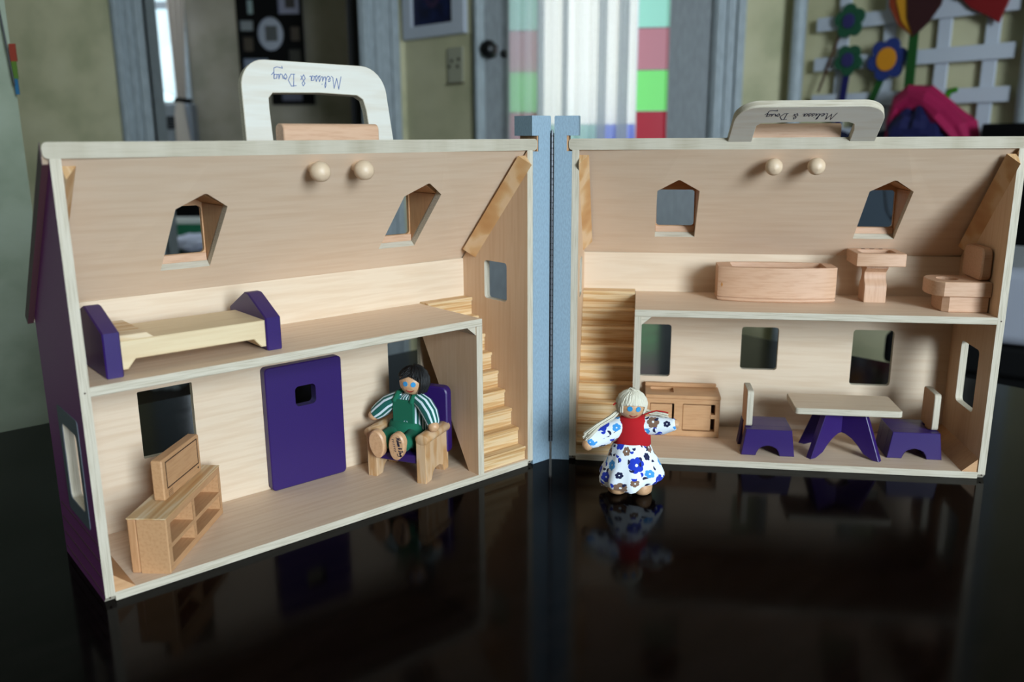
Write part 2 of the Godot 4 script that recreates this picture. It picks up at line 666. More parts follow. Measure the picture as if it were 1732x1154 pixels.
# ---------------------------------------------------------------- materials
func materials() -> void:
	var w := Color(1, 1, 1)
	var birch := noise_tex(0.010, 5, [[0.0, Color(0.955, 0.925, 0.895)], [0.45, Color(0.985, 0.975, 0.965)], [0.6, w], [1.0, Color(0.985, 0.975, 0.965)]], 3)
	var ply := noise_tex(0.012, 4, [[0.0, Color(0.84, 0.82, 0.78)], [0.4, Color(0.95, 0.945, 0.93)], [0.65, w], [1.0, Color(0.95, 0.94, 0.92)]], 5)
	var pine := noise_tex(0.008, 3, [[0.0, Color(0.84, 0.70, 0.54)], [0.3, Color(0.93, 0.85, 0.74)], [0.45, w], [0.62, Color(1, 0.98, 0.95)], [0.72, Color(0.92, 0.82, 0.68)], [1.0, w]], 7, 20.0)
	var beech := noise_tex(0.02, 4, [[0.0, Color(0.92, 0.88, 0.84)], [0.5, Color(0.98, 0.97, 0.96)], [1.0, w]], 9)
	var speck := noise_tex(0.03, 4, [[0.0, Color(0.86, 0.86, 0.86)], [1.0, w]], 13)
	var plaster := noise_tex(0.006, 5, [[0.0, Color(0.82, 0.84, 0.8)], [0.5, Color(0.95, 0.95, 0.93)], [1.0, w]], 15)
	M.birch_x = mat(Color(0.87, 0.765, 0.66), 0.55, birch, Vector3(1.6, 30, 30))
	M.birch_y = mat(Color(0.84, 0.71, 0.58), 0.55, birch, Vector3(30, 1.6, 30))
	M.birch_pale = mat(Color(0.86, 0.77, 0.665), 0.55, birch, Vector3(1.6, 26, 26))
	M.handle = mat(Color(0.82, 0.80, 0.755), 0.6, birch, Vector3(1.6, 20, 20))
	M.bed = mat(Color(0.86, 0.77, 0.62), 0.5, birch, Vector3(1.6, 26, 26))
	M.knob = mat(Color(0.86, 0.75, 0.63), 0.45, birch, Vector3(10, 10, 10))
	M.edge_x = mat(Color(0.80, 0.755, 0.68), 0.7, ply, Vector3(4, 130, 60))
	M.edge_y = mat(Color(0.80, 0.755, 0.68), 0.7, ply, Vector3(130, 4, 60))
	M.pine_x = mat(Color(0.85, 0.74, 0.58), 0.5, pine, Vector3(1.3, 60, 60))
	M.pine_s = mat(Color(0.84, 0.70, 0.54), 0.5, pine, Vector3(40, 5, 5))
	M.pine_pale = mat(Color(0.86, 0.77, 0.64), 0.5, pine, Vector3(1.2, 24, 24))
	M.beech_x = mat(Color(0.81, 0.65, 0.53), 0.5, beech, Vector3(4, 40, 40))
	M.beech_y = mat(Color(0.81, 0.65, 0.53), 0.5, beech, Vector3(40, 4, 40))
	M.oak_x = mat(Color(0.78, 0.60, 0.43), 0.5, beech, Vector3(4, 36, 36))
	M.oak_y = mat(Color(0.77, 0.58, 0.41), 0.5, beech, Vector3(36, 4, 36))
	M.chair_wood = mat(Color(0.80, 0.67, 0.53), 0.5, pine, Vector3(18, 3, 8))
	M.purple = mat(Color(0.185, 0.08, 0.38), 0.42, speck, Vector3(60, 60, 60))
	M.plum = mat(Color(0.50, 0.20, 0.46), 0.5, speck, Vector3(40, 40, 40))
	M.roof_out = mat(Color(0.30, 0.17, 0.19), 0.6, speck, Vector3(40, 40, 40))
	M.grey_blue = mat(Color(0.37, 0.40, 0.43), 0.55, speck, Vector3(40, 40, 40))
	M.post = mat(Color(0.59, 0.68, 0.74), 0.5, speck, Vector3(50, 14, 50))
	M.ink = mat(Color(0.12, 0.14, 0.24), 0.6)
	M.ink_pale = mat(Color(0.34, 0.40, 0.58), 0.6)
	M.burn = mat(Color(0.22, 0.11, 0.05), 0.7)
	M.steel = mat(Color(0.5, 0.5, 0.52), 0.3)
	M.steel.metallic = 0.9
	M.black_metal = mat(Color(0.05, 0.05, 0.055), 0.4)
	M.table = mat(Color(0.05, 0.03, 0.028), 0.2, noise_tex(0.01, 4, [[0.0, Color(0.6, 0.55, 0.52)], [1.0, w]], 21), Vector3(3, 12, 12))
	M.table.metallic_specular = 0.15
	M.table.roughness_texture = noise_tex(0.004, 4, [[0.0, Color(0.62, 0.62, 0.62)], [0.5, Color(0.85, 0.85, 0.85)], [1.0, w]], 22)
	M.table.roughness = 0.14
	M.wall = mat(Color(0.87, 0.84, 0.695), 0.8, plaster, Vector3(1.2, 1.2, 1.2))
	M.wall_near = mat(Color(0.54, 0.57, 0.50), 0.8, plaster, Vector3(4, 4, 4))
	M.wall_far = mat(Color(0.64, 0.61, 0.56), 0.85, plaster, Vector3(1.2, 1.2, 1.2))
	M.trim = mat(Color(0.74, 0.78, 0.80), 0.5, speck, Vector3(4, 1, 4))
	M.wall_rear = mat(Color(0.50, 0.47, 0.40), 0.85, plaster, Vector3(1.2, 1.2, 1.2))
	M.ceiling = mat(Color(0.62, 0.62, 0.58), 0.9)
	M.floor = mat(Color(0.22, 0.15, 0.10), 0.5, birch, Vector3(1, 4, 4))
	M.door = mat(Color(0.60, 0.62, 0.63), 0.5, speck, Vector3(4, 1, 4))
	M.dark_door = mat(Color(0.07, 0.065, 0.08), 0.5)
	M.flower = cloth(w, flower_tex(), 1.0 / 0.060)
	M.stripe = cloth(w, stripe_tex(), 1.0 / 0.0036)
	M.weave = noise_tex(0.12, 2, [[0.0, Color(0.78, 0.78, 0.78)], [1.0, w]], 31, 0.0, 256)
	M.red = cloth(Color(0.78, 0.03, 0.09), M.weave, 60.0)
	M.green = cloth(Color(0.02, 0.43, 0.31), M.weave, 60.0)
	M.hair_pale = mat(Color(0.86, 0.83, 0.75), 0.75)
	M.hair_dark = mat(Color(0.025, 0.02, 0.02), 0.6)
	M.skin = mat(Color(0.84, 0.66, 0.50), 0.42, beech, Vector3(30, 30, 30))
	M.eye = mat(Color(0.22, 0.58, 0.80), 0.35)
	M.lip = mat(Color(0.55, 0.08, 0.08), 0.4)
	M.yarn_red = mat(Color(0.7, 0.05, 0.06), 0.8)
	M.white_paint = mat(Color(0.80, 0.82, 0.86), 0.55)
	M.black_plastic = mat(Color(0.02, 0.02, 0.022), 0.75)
	M.black_plastic.metallic_specular = 0.25


func glow(c: Color, e: float) -> StandardMaterial3D:
	var m := StandardMaterial3D.new()
	m.albedo_color = c
	m.roughness = 0.4
	m.emission_enabled = true
	m.emission = c
	m.emission_energy_multiplier = e
	return m


# ---------------------------------------------------------------- the room
func wall_seg(called: String, label: String, m, a: Vector2, c: Vector2, y0: float, y1: float, th := 0.1) -> MeshInstance3D:
	var b := MB.new()
	var d := (c - a).normalized()
	var n := Vector2(-d.y, d.x)          # outward side is to the left of a -> c seen from above with z down
	var q := [a, c, c + n * th, a + n * th]
	var poly := []
	for p in q:
		poly.append(p)
	exy(b, m, poly, y0, y1 - y0)
	return struct(called, b, label)


func frame_at(o: Vector2, d: Vector2) -> Transform3D:
	var x := Vector3(d.x, 0, d.y).normalized()
	var z := x.cross(Vector3.UP)
	return Transform3D(Basis(x, Vector3.UP, z), Vector3(o.x, 0, o.y))


func room() -> void:
	var b := MB.new()
	b.box(M.floor, Vector3(-3.2, FLOOR_Y - 0.1, -4.2), Vector3(2.8, FLOOR_Y, 3.0))
	struct("floor", b, "dark wooden floor of the room under the table")
	b = MB.new()
	b.box(M.ceiling, Vector3(-3.2, 1.75, -4.2), Vector3(2.8, 1.85, 3.0))
	struct("ceiling", b, "pale ceiling over the whole room")
	var y0 := FLOOR_Y
	var y1 := 1.75
	# back wall with the doorway, the slanting bay, the door wall, the trellis wall
	wall_seg("wall_back", "khaki painted wall left of the white trimmed doorway", M.wall, V(-1.385, -2.686), V(-2.3, -2.686), y0, y1)
	wall_seg("wall_lintel", "wall above the white trimmed doorway", M.wall, V(-0.55, -2.686), V(-1.38, -2.686), 1.33, y1)
	wall_seg("wall_strip", "narrow wall strip beside the doorway trim", M.wall, V(-0.399, -2.686), V(-0.57, -2.686), y0, y1)
	wall_seg("wall_bay", "slanting khaki wall that carries the blue framed picture", M.wall, V(-0.11, -2.41), V(-0.399, -2.686), y0, y1)
	wall_seg("wall_right", "cream wall between the curtained door and the white pipe", M.wall, V(0.99, -2.25), V(0.77, -2.275), y0, y1)
	wall_seg("wall_trellis", "cream wall behind the white trellis", M.wall, V(2.34, -0.49), V(0.95, -2.279), y0, y1)
	wall_seg("wall_side", "wall at the right side of the room", M.wall_rear, V(2.32, 2.7), V(2.32, -0.55), y0, y1)
	wall_seg("wall_near", "pale greenish plaster wall end close to the left of the table", M.wall_near, V(-0.601, -0.374), V(-2.5, 1.295), y0, y1)
	wall_seg("wall_passage", "side of the plaster wall end facing the doorway", M.wall_near, V(-2.3, -2.72), V(-0.607, -0.378), y0, y1, 0.02)
	wall_seg("wall_left", "left wall beside the camera", M.wall_rear, V(-2.4, 1.15), V(-2.4, 2.75), y0, y1)
	# window wall behind the camera
	wall_seg("wall_front", "window wall behind the camera, part left of the window", M.wall_rear, V(-2.5, 2.65), V(0.82, 2.65), y0, y1)
	wall_seg("wall_front_side", "window wall behind the camera, part right of the window", M.wall_rear, V(1.88, 2.65), V(2.42, 2.65), y0, y1)
	wall_seg("wall_front_sill", "window wall behind the camera, part under the window", M.wall_rear, V(0.82, 2.65), V(1.88, 2.65), y0, 0.14)
	wall_seg("wall_front_head", "window wall behind the camera, part over the window", M.wall_rear, V(0.82, 2.65), V(1.88, 2.65), 1.40, y1)
	b = MB.new()
	b.box(glow(Color(0.86, 0.94, 1.0), 1.5), Vector3(0.82, 0.14, 2.68), Vector3(1.88, 1.40, 2.70))
	var win := struct("window_1", b, "bright daylight window in the wall behind the camera")
	b = MB.new()
	exz(b, M.trim, [V(0.78, 0.10), V(1.92, 0.10), V(1.92, 1.44), V(0.78, 1.44)], 2.63, 0.04, 0.0, [[V(0.84, 0.16), V(1.32, 0.16), V(1.32, 1.38), V(0.84, 1.38)], [V(1.38, 0.16), V(1.86, 0.16), V(1.86, 1.38), V(1.38, 1.38)]])
	put("window_frame", b, win)
	# next room seen through the doorway
	wall_seg("wall_beyond", "grey brown wall of the next room", M.wall_far, V(0.2, -3.919), V(-1.70, -3.919), y0, y1)
	wall_seg("wall_beyond_sill", "grey wall under the window of the next room", M.wall_far, V(-1.70, -3.919), V(-2.35, -3.919), y0, 0.475)
	wall_seg("wall_beyond_head", "grey wall over the window of the next room", M.wall_far, V(-1.70, -3.919), V(-2.35, -3.919), 1.5, y1)
	wall_seg("wall_beyond_side", "grey wall left of the window of the next room", M.wall_far, V(-2.35, -3.919), V(-2.9, -3.919), y0, y1)
	wall_seg("wall_beyond_left", "left wall of the next room", M.wall_far, V(-2.8, -4.0), V(-2.8, -2.6), y0, y1)
	wall_seg("wall_beyond_right", "right wall of the next room", M.wall_far, V(-0.2, -2.6), V(-0.2, -4.0), y0, y1)
	wall_seg("wall_beyond_front", "far side of the doorway wall", M.wall_far, V(-2.85, -2.8), V(-2.2, -2.8), y0, y1)
	b = MB.new()
	b.box(glow(Color(0.86, 0.97, 1.0), 1.25), Vector3(-2.35, 0.475, -3.97), Vector3(-1.70, 1.5, -3.95))
	win = struct("window_2", b, "bright window of the next room behind the sheer curtain")
	b = MB.new()
	b.box(M.trim, Vector3(-1.715, 0.45, -3.935), Vector3(-1.66, 1.52, -3.905), 0.004)
	b.box(M.trim, Vector3(-2.35, 0.93, -3.935), Vector3(-1.70, 0.965, -3.905), 0.004)
	put("window_frame", b, win)
	# doorway trim: flat board with two raised mouldings on each side
	for s in [["trim_1", "white wooden casing on the left side of the doorway", -1.489, -1.370], ["trim_2", "white wooden casing on the right side of the doorway", -0.566, -0.417]]:
		b = MB.new()
		var x0: float = s[2]
		var x1: float = s[3]
		b.box(M.trim, Vector3(x0, y0, -2.70), Vector3(x1, 1.33, -2.66), 0.004)
		b.box(M.trim, Vector3(x0 + 0.012, y0, -2.67), Vector3(x0 + 0.035, 1.33, -2.645), 0.006)
		b.box(M.trim, Vector3(x1 - 0.03, y0, -2.67), Vector3(x1 - 0.01, 1.33, -2.65), 0.006)
		b.box(M.trim, Vector3(x0 + 0.06, y0, -2.67), Vector3(x0 + 0.072, 1.33, -2.652), 0.004)
		b.box(M.trim, Vector3(x1 - 0.012 if s[0] == "trim_1" else x0, y0, -2.80), Vector3(x1 if s[0] == "trim_1" else x0 + 0.012, 1.33, -2.67), 0.002)
		struct(s[0], b, s[1])
	b = MB.new()
	b.box(M.dark_door, Vector3(-0.640, y0 + 0.01, -3.35), Vector3(-0.598, 1.32, -2.83), 0.004)
	var dd := struct("door_2", b, "dark door leaf standing open in the next room")
	b = MB.new()
	b.ball(M.steel, Vector3(-0.665, 0.25, -3.28), Vector3(0.025, 0.025, 0.025))
	put("door_handle", b, dd)
	curtained_door()


func curtained_door() -> void:
	var f := frame_at(V(-0.097, -2.407), V(0.777, 0.114))
	var b := MB.new()
	# wall behind is left open where the door stands; casing each side
	for s in [["trim_3", "white casing left of the curtained door", -0.03, 0.006], ["trim_4", "white casing right of the curtained door", 0.78, 0.885]]:
		b = MB.new()
		b.box(M.trim, Vector3(s[2], FLOOR_Y, -0.06), Vector3(s[3], 1.75, 0.015), 0.004)
		b.box(M.trim, Vector3(s[2] + 0.008, FLOOR_Y, 0.0), Vector3(s[2] + 0.026, 1.75, 0.03), 0.006)
		if s[0] == "trim_4":
			b.box(M.trim, Vector3(s[3] - 0.03, FLOOR_Y, 0.0), Vector3(s[3] - 0.012, 1.75, 0.03), 0.006)
			b.box(M.trim, Vector3(s[3] - 0.062, FLOOR_Y, 0.0), Vector3(s[3] - 0.048, 1.75, 0.024), 0.005)
		struct(s[0], b, s[1], f)
	b = MB.new()
	b.box(M.wall, Vector3(0.0, 1.38, -0.1), Vector3(0.79, 1.75, 0.0))
	struct("wall_over_door", b, "wall above the curtained door", f)
	# door leaf with a glazed opening
	b = MB.new()
	exz(b, M.door, [V(0.004, FLOOR_Y), V(0.784, FLOOR_Y), V(0.784, 1.40), V(0.004, 1.40)], -0.055, 0.045, 0.0, [[V(0.09, 0.20), V(0.64, 0.20), V(0.64, 1.055), V(0.09, 1.055)]])
	# panel mouldings on the lower half
	exz(b, M.door, rrect(0.11, -0.62, 0.36, 0.12, 0.01), -0.012, 0.01, 0.004)
	exz(b, M.door, rrect(0.43, -0.62, 0.68, 0.12, 0.01), -0.012, 0.01, 0.004)
	var d := struct("door_1", b, "pale grey door with a glazed upper half edged in coloured panes", f)
	b = MB.new()
	b.xf = Transform3D(Basis(Vector3.RIGHT, PI / 2), Vector3(0.028, 0.577, -0.012))
	b.lathe(M.black_metal, [V(0, 0.0), V(0.028, 0.0), V(0.028, 0.006), V(0.011, 0.01), V(0.011, 0.03), V(0.026, 0.042), V(0.030, 0.055), V(0.022, 0.067), V(0, 0.07)], 20)
	put("door_knob", b, d)
	b = MB.new()
	b.xf = Transform3D(Basis(Vector3.RIGHT, PI / 2), Vector3(0.075, 0.564, -0.012))
	b.lathe(M.black_metal, [V(0, 0), V(0.014, 0), V(0.014, 0.006), V(0.006, 0.012), V(0, 0.012)], 14)
	put("door_lock", b, d)
	# coloured panes round a clear one, lit by the day outside
	var teal := glow(Color(0.56, 0.80, 0.73), 0.62)
	var pink := glow(Color(0.66, 0.44, 0.48), 0.62)
	var lime := glow(Color(0.43, 0.80, 0.42), 0.70)
	var red := glow(Color(0.55, 0.06, 0.14), 0.75)
	var blue := glow(Color(0.10, 0.28, 0.85), 0.8)
	var cols := [red, lime, pink, teal, red, lime, lime, pink]
	for side in [[0.09, 0.192], [0.533, 0.64]]:
		for k in 6:
			b = MB.new()
			var yb: float = 0.232 + 0.1375 * k
			var ya := minf(yb + 0.1355, 1.055)
			if yb < 1.27:
				b.box(cols[k], Vector3(side[0] + 0.001, yb, -0.045), Vector3(side[1] - 0.001, ya, -0.04))
				put("pane", b, d)
	var low := [teal, blue, teal, blue, red]
	for k in 5:
		b = MB.new()
		b.box(low[[0, 2, 0, 1, 1][k]], Vector3(0.194 + 0.0676 * k, 0.21, -0.045), Vector3(0.26 + 0.0676 * k, 0.325, -0.04))
		put("pane", b, d)
	b = MB.new()
	b.box(glow(Color(1.0, 1.0, 0.97), 0.95), Vector3(0.194, 0.327, -0.045), Vector3(0.531, 1.055, -0.04))
	put("pane", b, d)
	b = MB.new()
	for k in 5:
		var yk: float = 0.231 + 0.1375 * (k + 1)
		b.box(M.black_metal, Vector3(0.09, yk - 0.0022, -0.046), Vector3(0.192, yk - 0.0002, -0.038))
		b.box(M.black_metal, Vector3(0.533, yk - 0.0022, -0.046), Vector3(0.64, yk - 0.0002, -0.038))
	put("glazing_bars", b, d)
	# sheer curtain gathered in soft folds
	var lace := noise_tex(0.05, 2, [[0.0, Color(0.7, 0.73, 0.76)], [0.35, Color(1, 1, 1)], [1.0, Color(1, 1, 1)]], 41)
	var cm := StandardMaterial3D.new()
	cm.albedo_color = Color(0.93, 0.94, 0.95, 0.62)
	cm.albedo_texture = lace
	cm.uv1_scale = Vector3(6, 6, 1)
	cm.roughness = 0.9
	cm.transparency = BaseMaterial3D.TRANSPARENCY_ALPHA
	cm.backlight_enabled = true
	cm.backlight = Color(0.7, 0.72, 0.72)
	cm.cull_mode = BaseMaterial3D.CULL_DISABLED
	b = MB.new()
	var n := 150
	var rng := FastNoiseLite.new()
	rng.seed = 5
	rng.frequency = 1.0
	var g := func(i: int, y: float) -> Vector3:
		var u := float(i) / n
		var spread := 1.0 + (1.0 - clampf((y - 0.1) / 1.2, 0, 1)) * 0.06
		var s := 0.31 + (0.10 + u * 0.425 - 0.31) * spread
		return Vector3(s, y, 0.035 + 0.014 * sin(u * 58.0 + 2.0 * rng.get_noise_1d(u * 9.0)) + 0.010 * sin(u * 23.0 + 1.0))
	for i in n:
		var p0: Vector3 = g.call(i, 0.0)
		var p1: Vector3 = g.call(i + 1, 0.0)
		var p2: Vector3 = g.call(i + 1, 1.13)
		var p3: Vector3 = g.call(i, 1.13)
		var nn := (p1 - p0).cross(Vector3.UP).normalized()
		var u0 := Vector2(i * 0.006, 0.0)
		b.vtri(cm, [p0, p1, p2], [nn, nn, nn], [u0, u0 + V(0.006, 0), u0 + V(0.006, 1.34)])
		b.vtri(cm, [p0, p2, p3], [nn, nn, nn], [u0, u0 + V(0.006, 1.34), u0 + V(0, 1.34)])
	var lc := put("lace_curtain", b, null, f)
	tag(lc, "white sheer lace curtain hanging in folds over the glazed door", "curtain")
	for q in [[0.20, 0.225], [0.285, 0.305], [0.405, 0.435], [0.472, 0.508]]:
		b = MB.new()
		for k in 12:
			var s0 := lerpf(q[0], q[1], k / 12.0)
			var s1 := lerpf(q[0], q[1], (k + 1) / 12.0)
			var z0 := 0.062 + 0.004 * sin(k * 1.4)
			var z1 := 0.062 + 0.004 * sin((k + 1) * 1.4)
			var nn := Vector3(-(z1 - z0), 0, s1 - s0).normalized()
			for rep in 2:
				var dz := 0.006 * rep
				b.vtri(cm, [Vector3(s0 - 0.004, 0.0, z0 + dz), Vector3(s1 - 0.004, 0.0, z1 + dz), Vector3(s1, 1.13, z1 + dz)], [nn, nn, nn], [V(s0, 0), V(s1, 0), V(s1, 1.34)])
				b.vtri(cm, [Vector3(s0 - 0.004, 0.0, z0 + dz), Vector3(s1, 1.13, z1 + dz), Vector3(s0, 1.13, z0 + dz)], [nn, nn, nn], [V(s0, 0), V(s1, 1.34), V(s0, 1.34)])
		put("pleat", b, lc)
	b = MB.new()
	b.tube(M.white_paint, [Vector3(0.05, 1.142, 0.035), Vector3(0.7, 1.142, 0.035)], [0.008, 0.008])
	tag(put("curtain_rod", b, null, f), "white curtain rod at the top of the glazed door", "rod")


# ---------------------------------------------------------------- the dining table
func dining_table() -> void:
	var d := Vector2(-0.751, 0.660).normalized()
	var f := frame_at(V(0.172, -0.690), d)     # x along the far left edge, local z points away from the room side
	if f.basis.z.dot(Vector3(0.61, 0, 0.793)) < 0.0:
		f.basis.z = -f.basis.z
		f.basis.x = f.basis.x
	var t := thing("dining_table", "large dark glossy wooden dining table that carries the toy house", "table")
	var b := MB.new()
	var c := f.origin
	var ex := f.basis.x
	var ez := f.basis.z
	var turn := Transform3D(Basis(ez.cross(Vector3.UP) * -1.0, Vector3.UP, ez), c)
	var sx := 1.0 if turn.basis.x.dot(ex) > 0.0 else -1.0
	var x0 := 0.0 if sx > 0.0 else -1.3
	b.box(M.table, Vector3(x0, -0.03, 0.0), Vector3(x0 + 1.3, 0.0, 1.25), 0.003)
	put("tabletop", b, t, turn)
	b = MB.new()
	exy(b, M.table, [V(x0 + 0.06, 0.06), V(x0 + 1.24, 0.06), V(x0 + 1.24, 1.19), V(x0 + 0.06, 1.19)], -0.12, 0.09, 0.0, [[V(x0 + 0.085, 0.085), V(x0 + 1.215, 0.085), V(x0 + 1.215, 1.165), V(x0 + 0.085, 1.165)]])
	put("apron", b, t, turn)
	for q in [[0.05, 0.05], [1.18, 0.05], [0.05, 1.13], [1.18, 1.13]]:
		b = MB.new()
		b.box(M.table, Vector3(x0 + q[0], FLOOR_Y, q[1]), Vector3(x0 + q[0] + 0.07, -0.03, q[1] + 0.07), 0.004)
		put("leg", b, t, turn)


# ---------------------------------------------------------------- the toy house
func dollhouse() -> void:
	var h := thing("dollhouse", "open hinged wooden toy house with purple outside and pale wooden rooms", "dollhouse")
	house_half(h, fl, -1.0, 0.3542, 0.0882, 0.1387)
	house_half(h, fr, 1.0, 0.3477, 0.0922, 0.1378)
	# piano hinge between the two chimney posts
	var b := MB.new()
	var prof := [V(0, 0.017)]
	var y := 0.017
	while y < 0.284:
		prof.append_array([V(0.0010, y), V(0.0010, y + 0.0039), V(0.0004, y + 0.0040), V(0.0004, y + 0.0048)])
		y += 0.0049
	prof.append(V(0, y))
	b.lathe(M.steel, prof, 10)
	put("hinge_barrel", b, h, Transform3D(Basis(), Vector3(0.0338, 0, -0.0116)))
	b = MB.new()
	b.box(M.black_metal, Vector3(-0.0017, 0.017, -0.0012), Vector3(0.0017, 0.2835, 0.0))
	put("hinge_leaf", b, h, Transform3D(Basis(), Vector3(0.0338, 0, -0.0120)))


# one half of the house, in its own frame: x from the hinge outward (times s), y up, z = 0 at the open front
func house_half(h: Node3D, f: Transform3D, s: float, W: float, D: float, SH: float) -> void:
	var left := s < 0.0
	var PX := 0.0547
	var b := MB.new()
	# floor
	b = MB.new()
	exy(b, M.edge_x, [V(s * T, -D), V(s * (W - T), -D), V(s * (W - T), 0), V(s * T, 0)], 0.0, T, 0.0004, [], M.birch_x)
	put("floor_board", b, h, f)
	# side walls: profile in z, y
	var prof := [V(-D - 0.005, 0), V(-0.004, 0), V(0, 0.004), V(0, TOP), V(-D - 0.005, EAVE - 0.0045)]
	for outer in [false, true]:
		b = MB.new()
		var x0 := s * (W - T) if outer else 0.0
		var holes := []
		if outer:
			holes.append(rrect(-0.0665, 0.049, -0.0265, 0.104, 0.004) if not left else rrect(-0.0545, 0.0536, -0.0205, 0.105, 0.004))
		else:
			holes.append(rrect(-0.0575, 0.142, -0.027, 0.1757, 0.003))
		exx(b, M.edge_y, prof, x0, s * T, 0.0, holes, M.plum if outer else M.birch_y, M.birch_y if outer else M.plum)
		put("side_wall", b, h, f)
	if left:
		# grey painted surround of the gable window, outside
		b = MB.new()
		exx(b, M.grey_blue, rrect(-0.0622, 0.044, -0.0140, 0.1155, 0.003), -W - 0.0005, 0.0004, 0.0, [rrect(-0.0545, 0.0536, -0.0205, 0.105, 0.004)])
		put("window_surround", b, h, f)
		# scored board lines low on the outside
		b = MB.new()
		for k in 4:
			b.box(M.roof_out, Vector3(-W - 0.0004, 0.006 + 0.011 * k, -D), Vector3(-W, 0.0066 + 0.011 * k, -0.001))
		put("siding_line", b, h, f)
	# back wall with windows
	var holes := []
	if left:
		holes = [rrect(-0.2978, 0.0555, -0.2588, 0.1057, 0.001), rrect(-0.1995, T, -0.146, 0.101, 0.002), rrect(-0.0893, 0.055, -0.0555, 0.108, 0.001)]
	else:
		holes = [rrect(0.0585, 0.0544, 0.0900, 0.1058, 0.003), rrect(0.1554, 0.0640, 0.1893, 0.1054, 0.003), rrect(0.2560, 0.0522, 0.2922, 0.1052, 0.003)]
	b = MB.new()
	exz(b, M.edge_x, [V(s * T, 0), V(s * (W - T), 0), V(s * (W - T), EAVE), V(s * T, EAVE)], -D - 0.005, 0.005, 0.0, holes, M.birch_pale)
	put("back_wall", b, h, f)
	# upper floor
	b = MB.new()
	exy(b, M.edge_x, [V(s * PX, -D), V(s * (W - T), -D), V(s * (W - T), 0), V(s * PX, 0)], SH - T, T, 0.0004, [], M.birch_x)
	put("upper_floor", b, h, f)
	# partition beside the stairs, with its slanting foot cut away
	b = MB.new()
	exx(b, M.edge_y, [V(0, T), V(0, SH - T), V(-D, SH - T), V(-D, SH - T - 0.002), V(-0.0133, T)], s * PX, s * T, 0.0, [], M.birch_y, M.birch_y)
	put("partition", b, h, f)
	# staircase
	var st := Node3D.new()
	st.name = numbered(h, "staircase")
	h.add_child(st, true)
	st.transform = f
	for i in 9:
		b = MB.new()
		var yt := 0.0175 + 0.0153 * i
		var zf := -0.0025 - 0.0091 * i
		var zb := zf - 0.0105 if i < 8 else -D + 0.0003
		var yb := maxf(T, yt - 0.028)
		var y_low := T if i == 0 else yt - 0.0153
		var q := [V(zb, yb), V(zf - 0.0012, y_low), V(zf - 0.0012, yt - 0.0032), V(zf, yt - 0.0028), V(zf + 0.0003, yt - 0.001), V(zf - 0.0006, yt), V(zb, yt)]
		exx(b, M.pine_x, q, s * (T + 0.0002), s * (PX - T - 0.0004))
		put("step", b, st)
	# roof board: its underside runs from the front edge down to the eave; dormer holes cut through
	var slope := (TOP - EAVE) / D
	var pent := []
	var dx: Array = [[-0.2783, -0.2440], [-0.1045, -0.0698]] if left else [[0.0708, 0.1063], [0.2440, 0.2785]]
	var zb2 := -0.0714 if left else -0.0757
	var zs := -0.0308 if left else -0.0337
	var za := -0.0222 if left else -0.0246
	for q in dx:
		var xm: float = (q[0] + q[1]) * 0.5
		pent.append([V(q[0], zb2), V(q[1], zb2), V(q[1] + 0.0, zs), V(xm + 0.001, za), V(xm - 0.001, za), V(q[0], zs)])
	var xa := -0.3574 if left else -0.0028
	var xb := 0.0048 if left else W + 0.0035
	var nrm := Vector3(0, D, -(TOP - EAVE)).normalized()
	var fm := func(p: Vector2, t: float) -> Vector3:
		var under := Vector3(p.x, TOP + p.y * slope, p.y)
		var q := minf(p.x - xa, xb - p.x)
		var rnd := 0.0
		if q < 0.003:
			rnd = 0.003 - sqrt(maxf(0.0, 0.003 * 0.003 - (0.003 - q) * (0.003 - q)))
		t = lerpf(rnd / 0.009, 1.0 - rnd / 0.009, t)
		if p.y > -0.0005:
			return under + Vector3(0, 0.0090, 0) * t
		return under + nrm * 0.0062 * t
	b = MB.new()
	var board := []
	for q in [0.0, 0.0003, 0.0009, 0.0018, 0.003]:
		board.append(V(xa + q, -D - 0.0105))
	for q in [0.003, 0.0018, 0.0009, 0.0003, 0.0]:
		board.append(V(xb - q, -D - 0.0105))
	for q in [0.0, 0.0003, 0.0009, 0.0018, 0.003]:
		board.append(V(xb - q, 0))
	for q in [0.003, 0.0018, 0.0009, 0.0003, 0.0]:
		board.append(V(xa + q, 0))
	b.prism(M.roof_out, M.birch_x, M.edge_x, board, pent, fm)
	put("roof_board", b, h, f)
	# painted end of the roof board
	b = MB.new()
	var xe := xa if left else xb
	var dn := nrm * 0.0005
	b.slab4(M.roof_out, [Vector3(xe, TOP - 0.003, -0.0025) - dn, Vector3(xe, TOP + 0.0088, -0.0025), Vector3(xe, EAVE - 0.0114, -D - 0.0105) + nrm * 0.0064, Vector3(xe, EAVE - 0.0114, -D - 0.0105) - dn], Vector3(-0.0004 if left else 0.0004, 0, 0))
	var xo := -W if left else W
	b.slab4(M.roof_out, [Vector3(xe, TOP - 0.003, -0.0025), Vector3(xe, EAVE - 0.0114, -D - 0.0105), Vector3(xo, EAVE - 0.0114, -D - 0.0105), Vector3(xo, TOP - 0.003, -0.0025)], -dn)
	put("painted_end", b, h, f)
	# dormers behind the holes
	for q in dx:
		dormer(h, f, q[0], q[1], D, slope, zb2, zs, za)
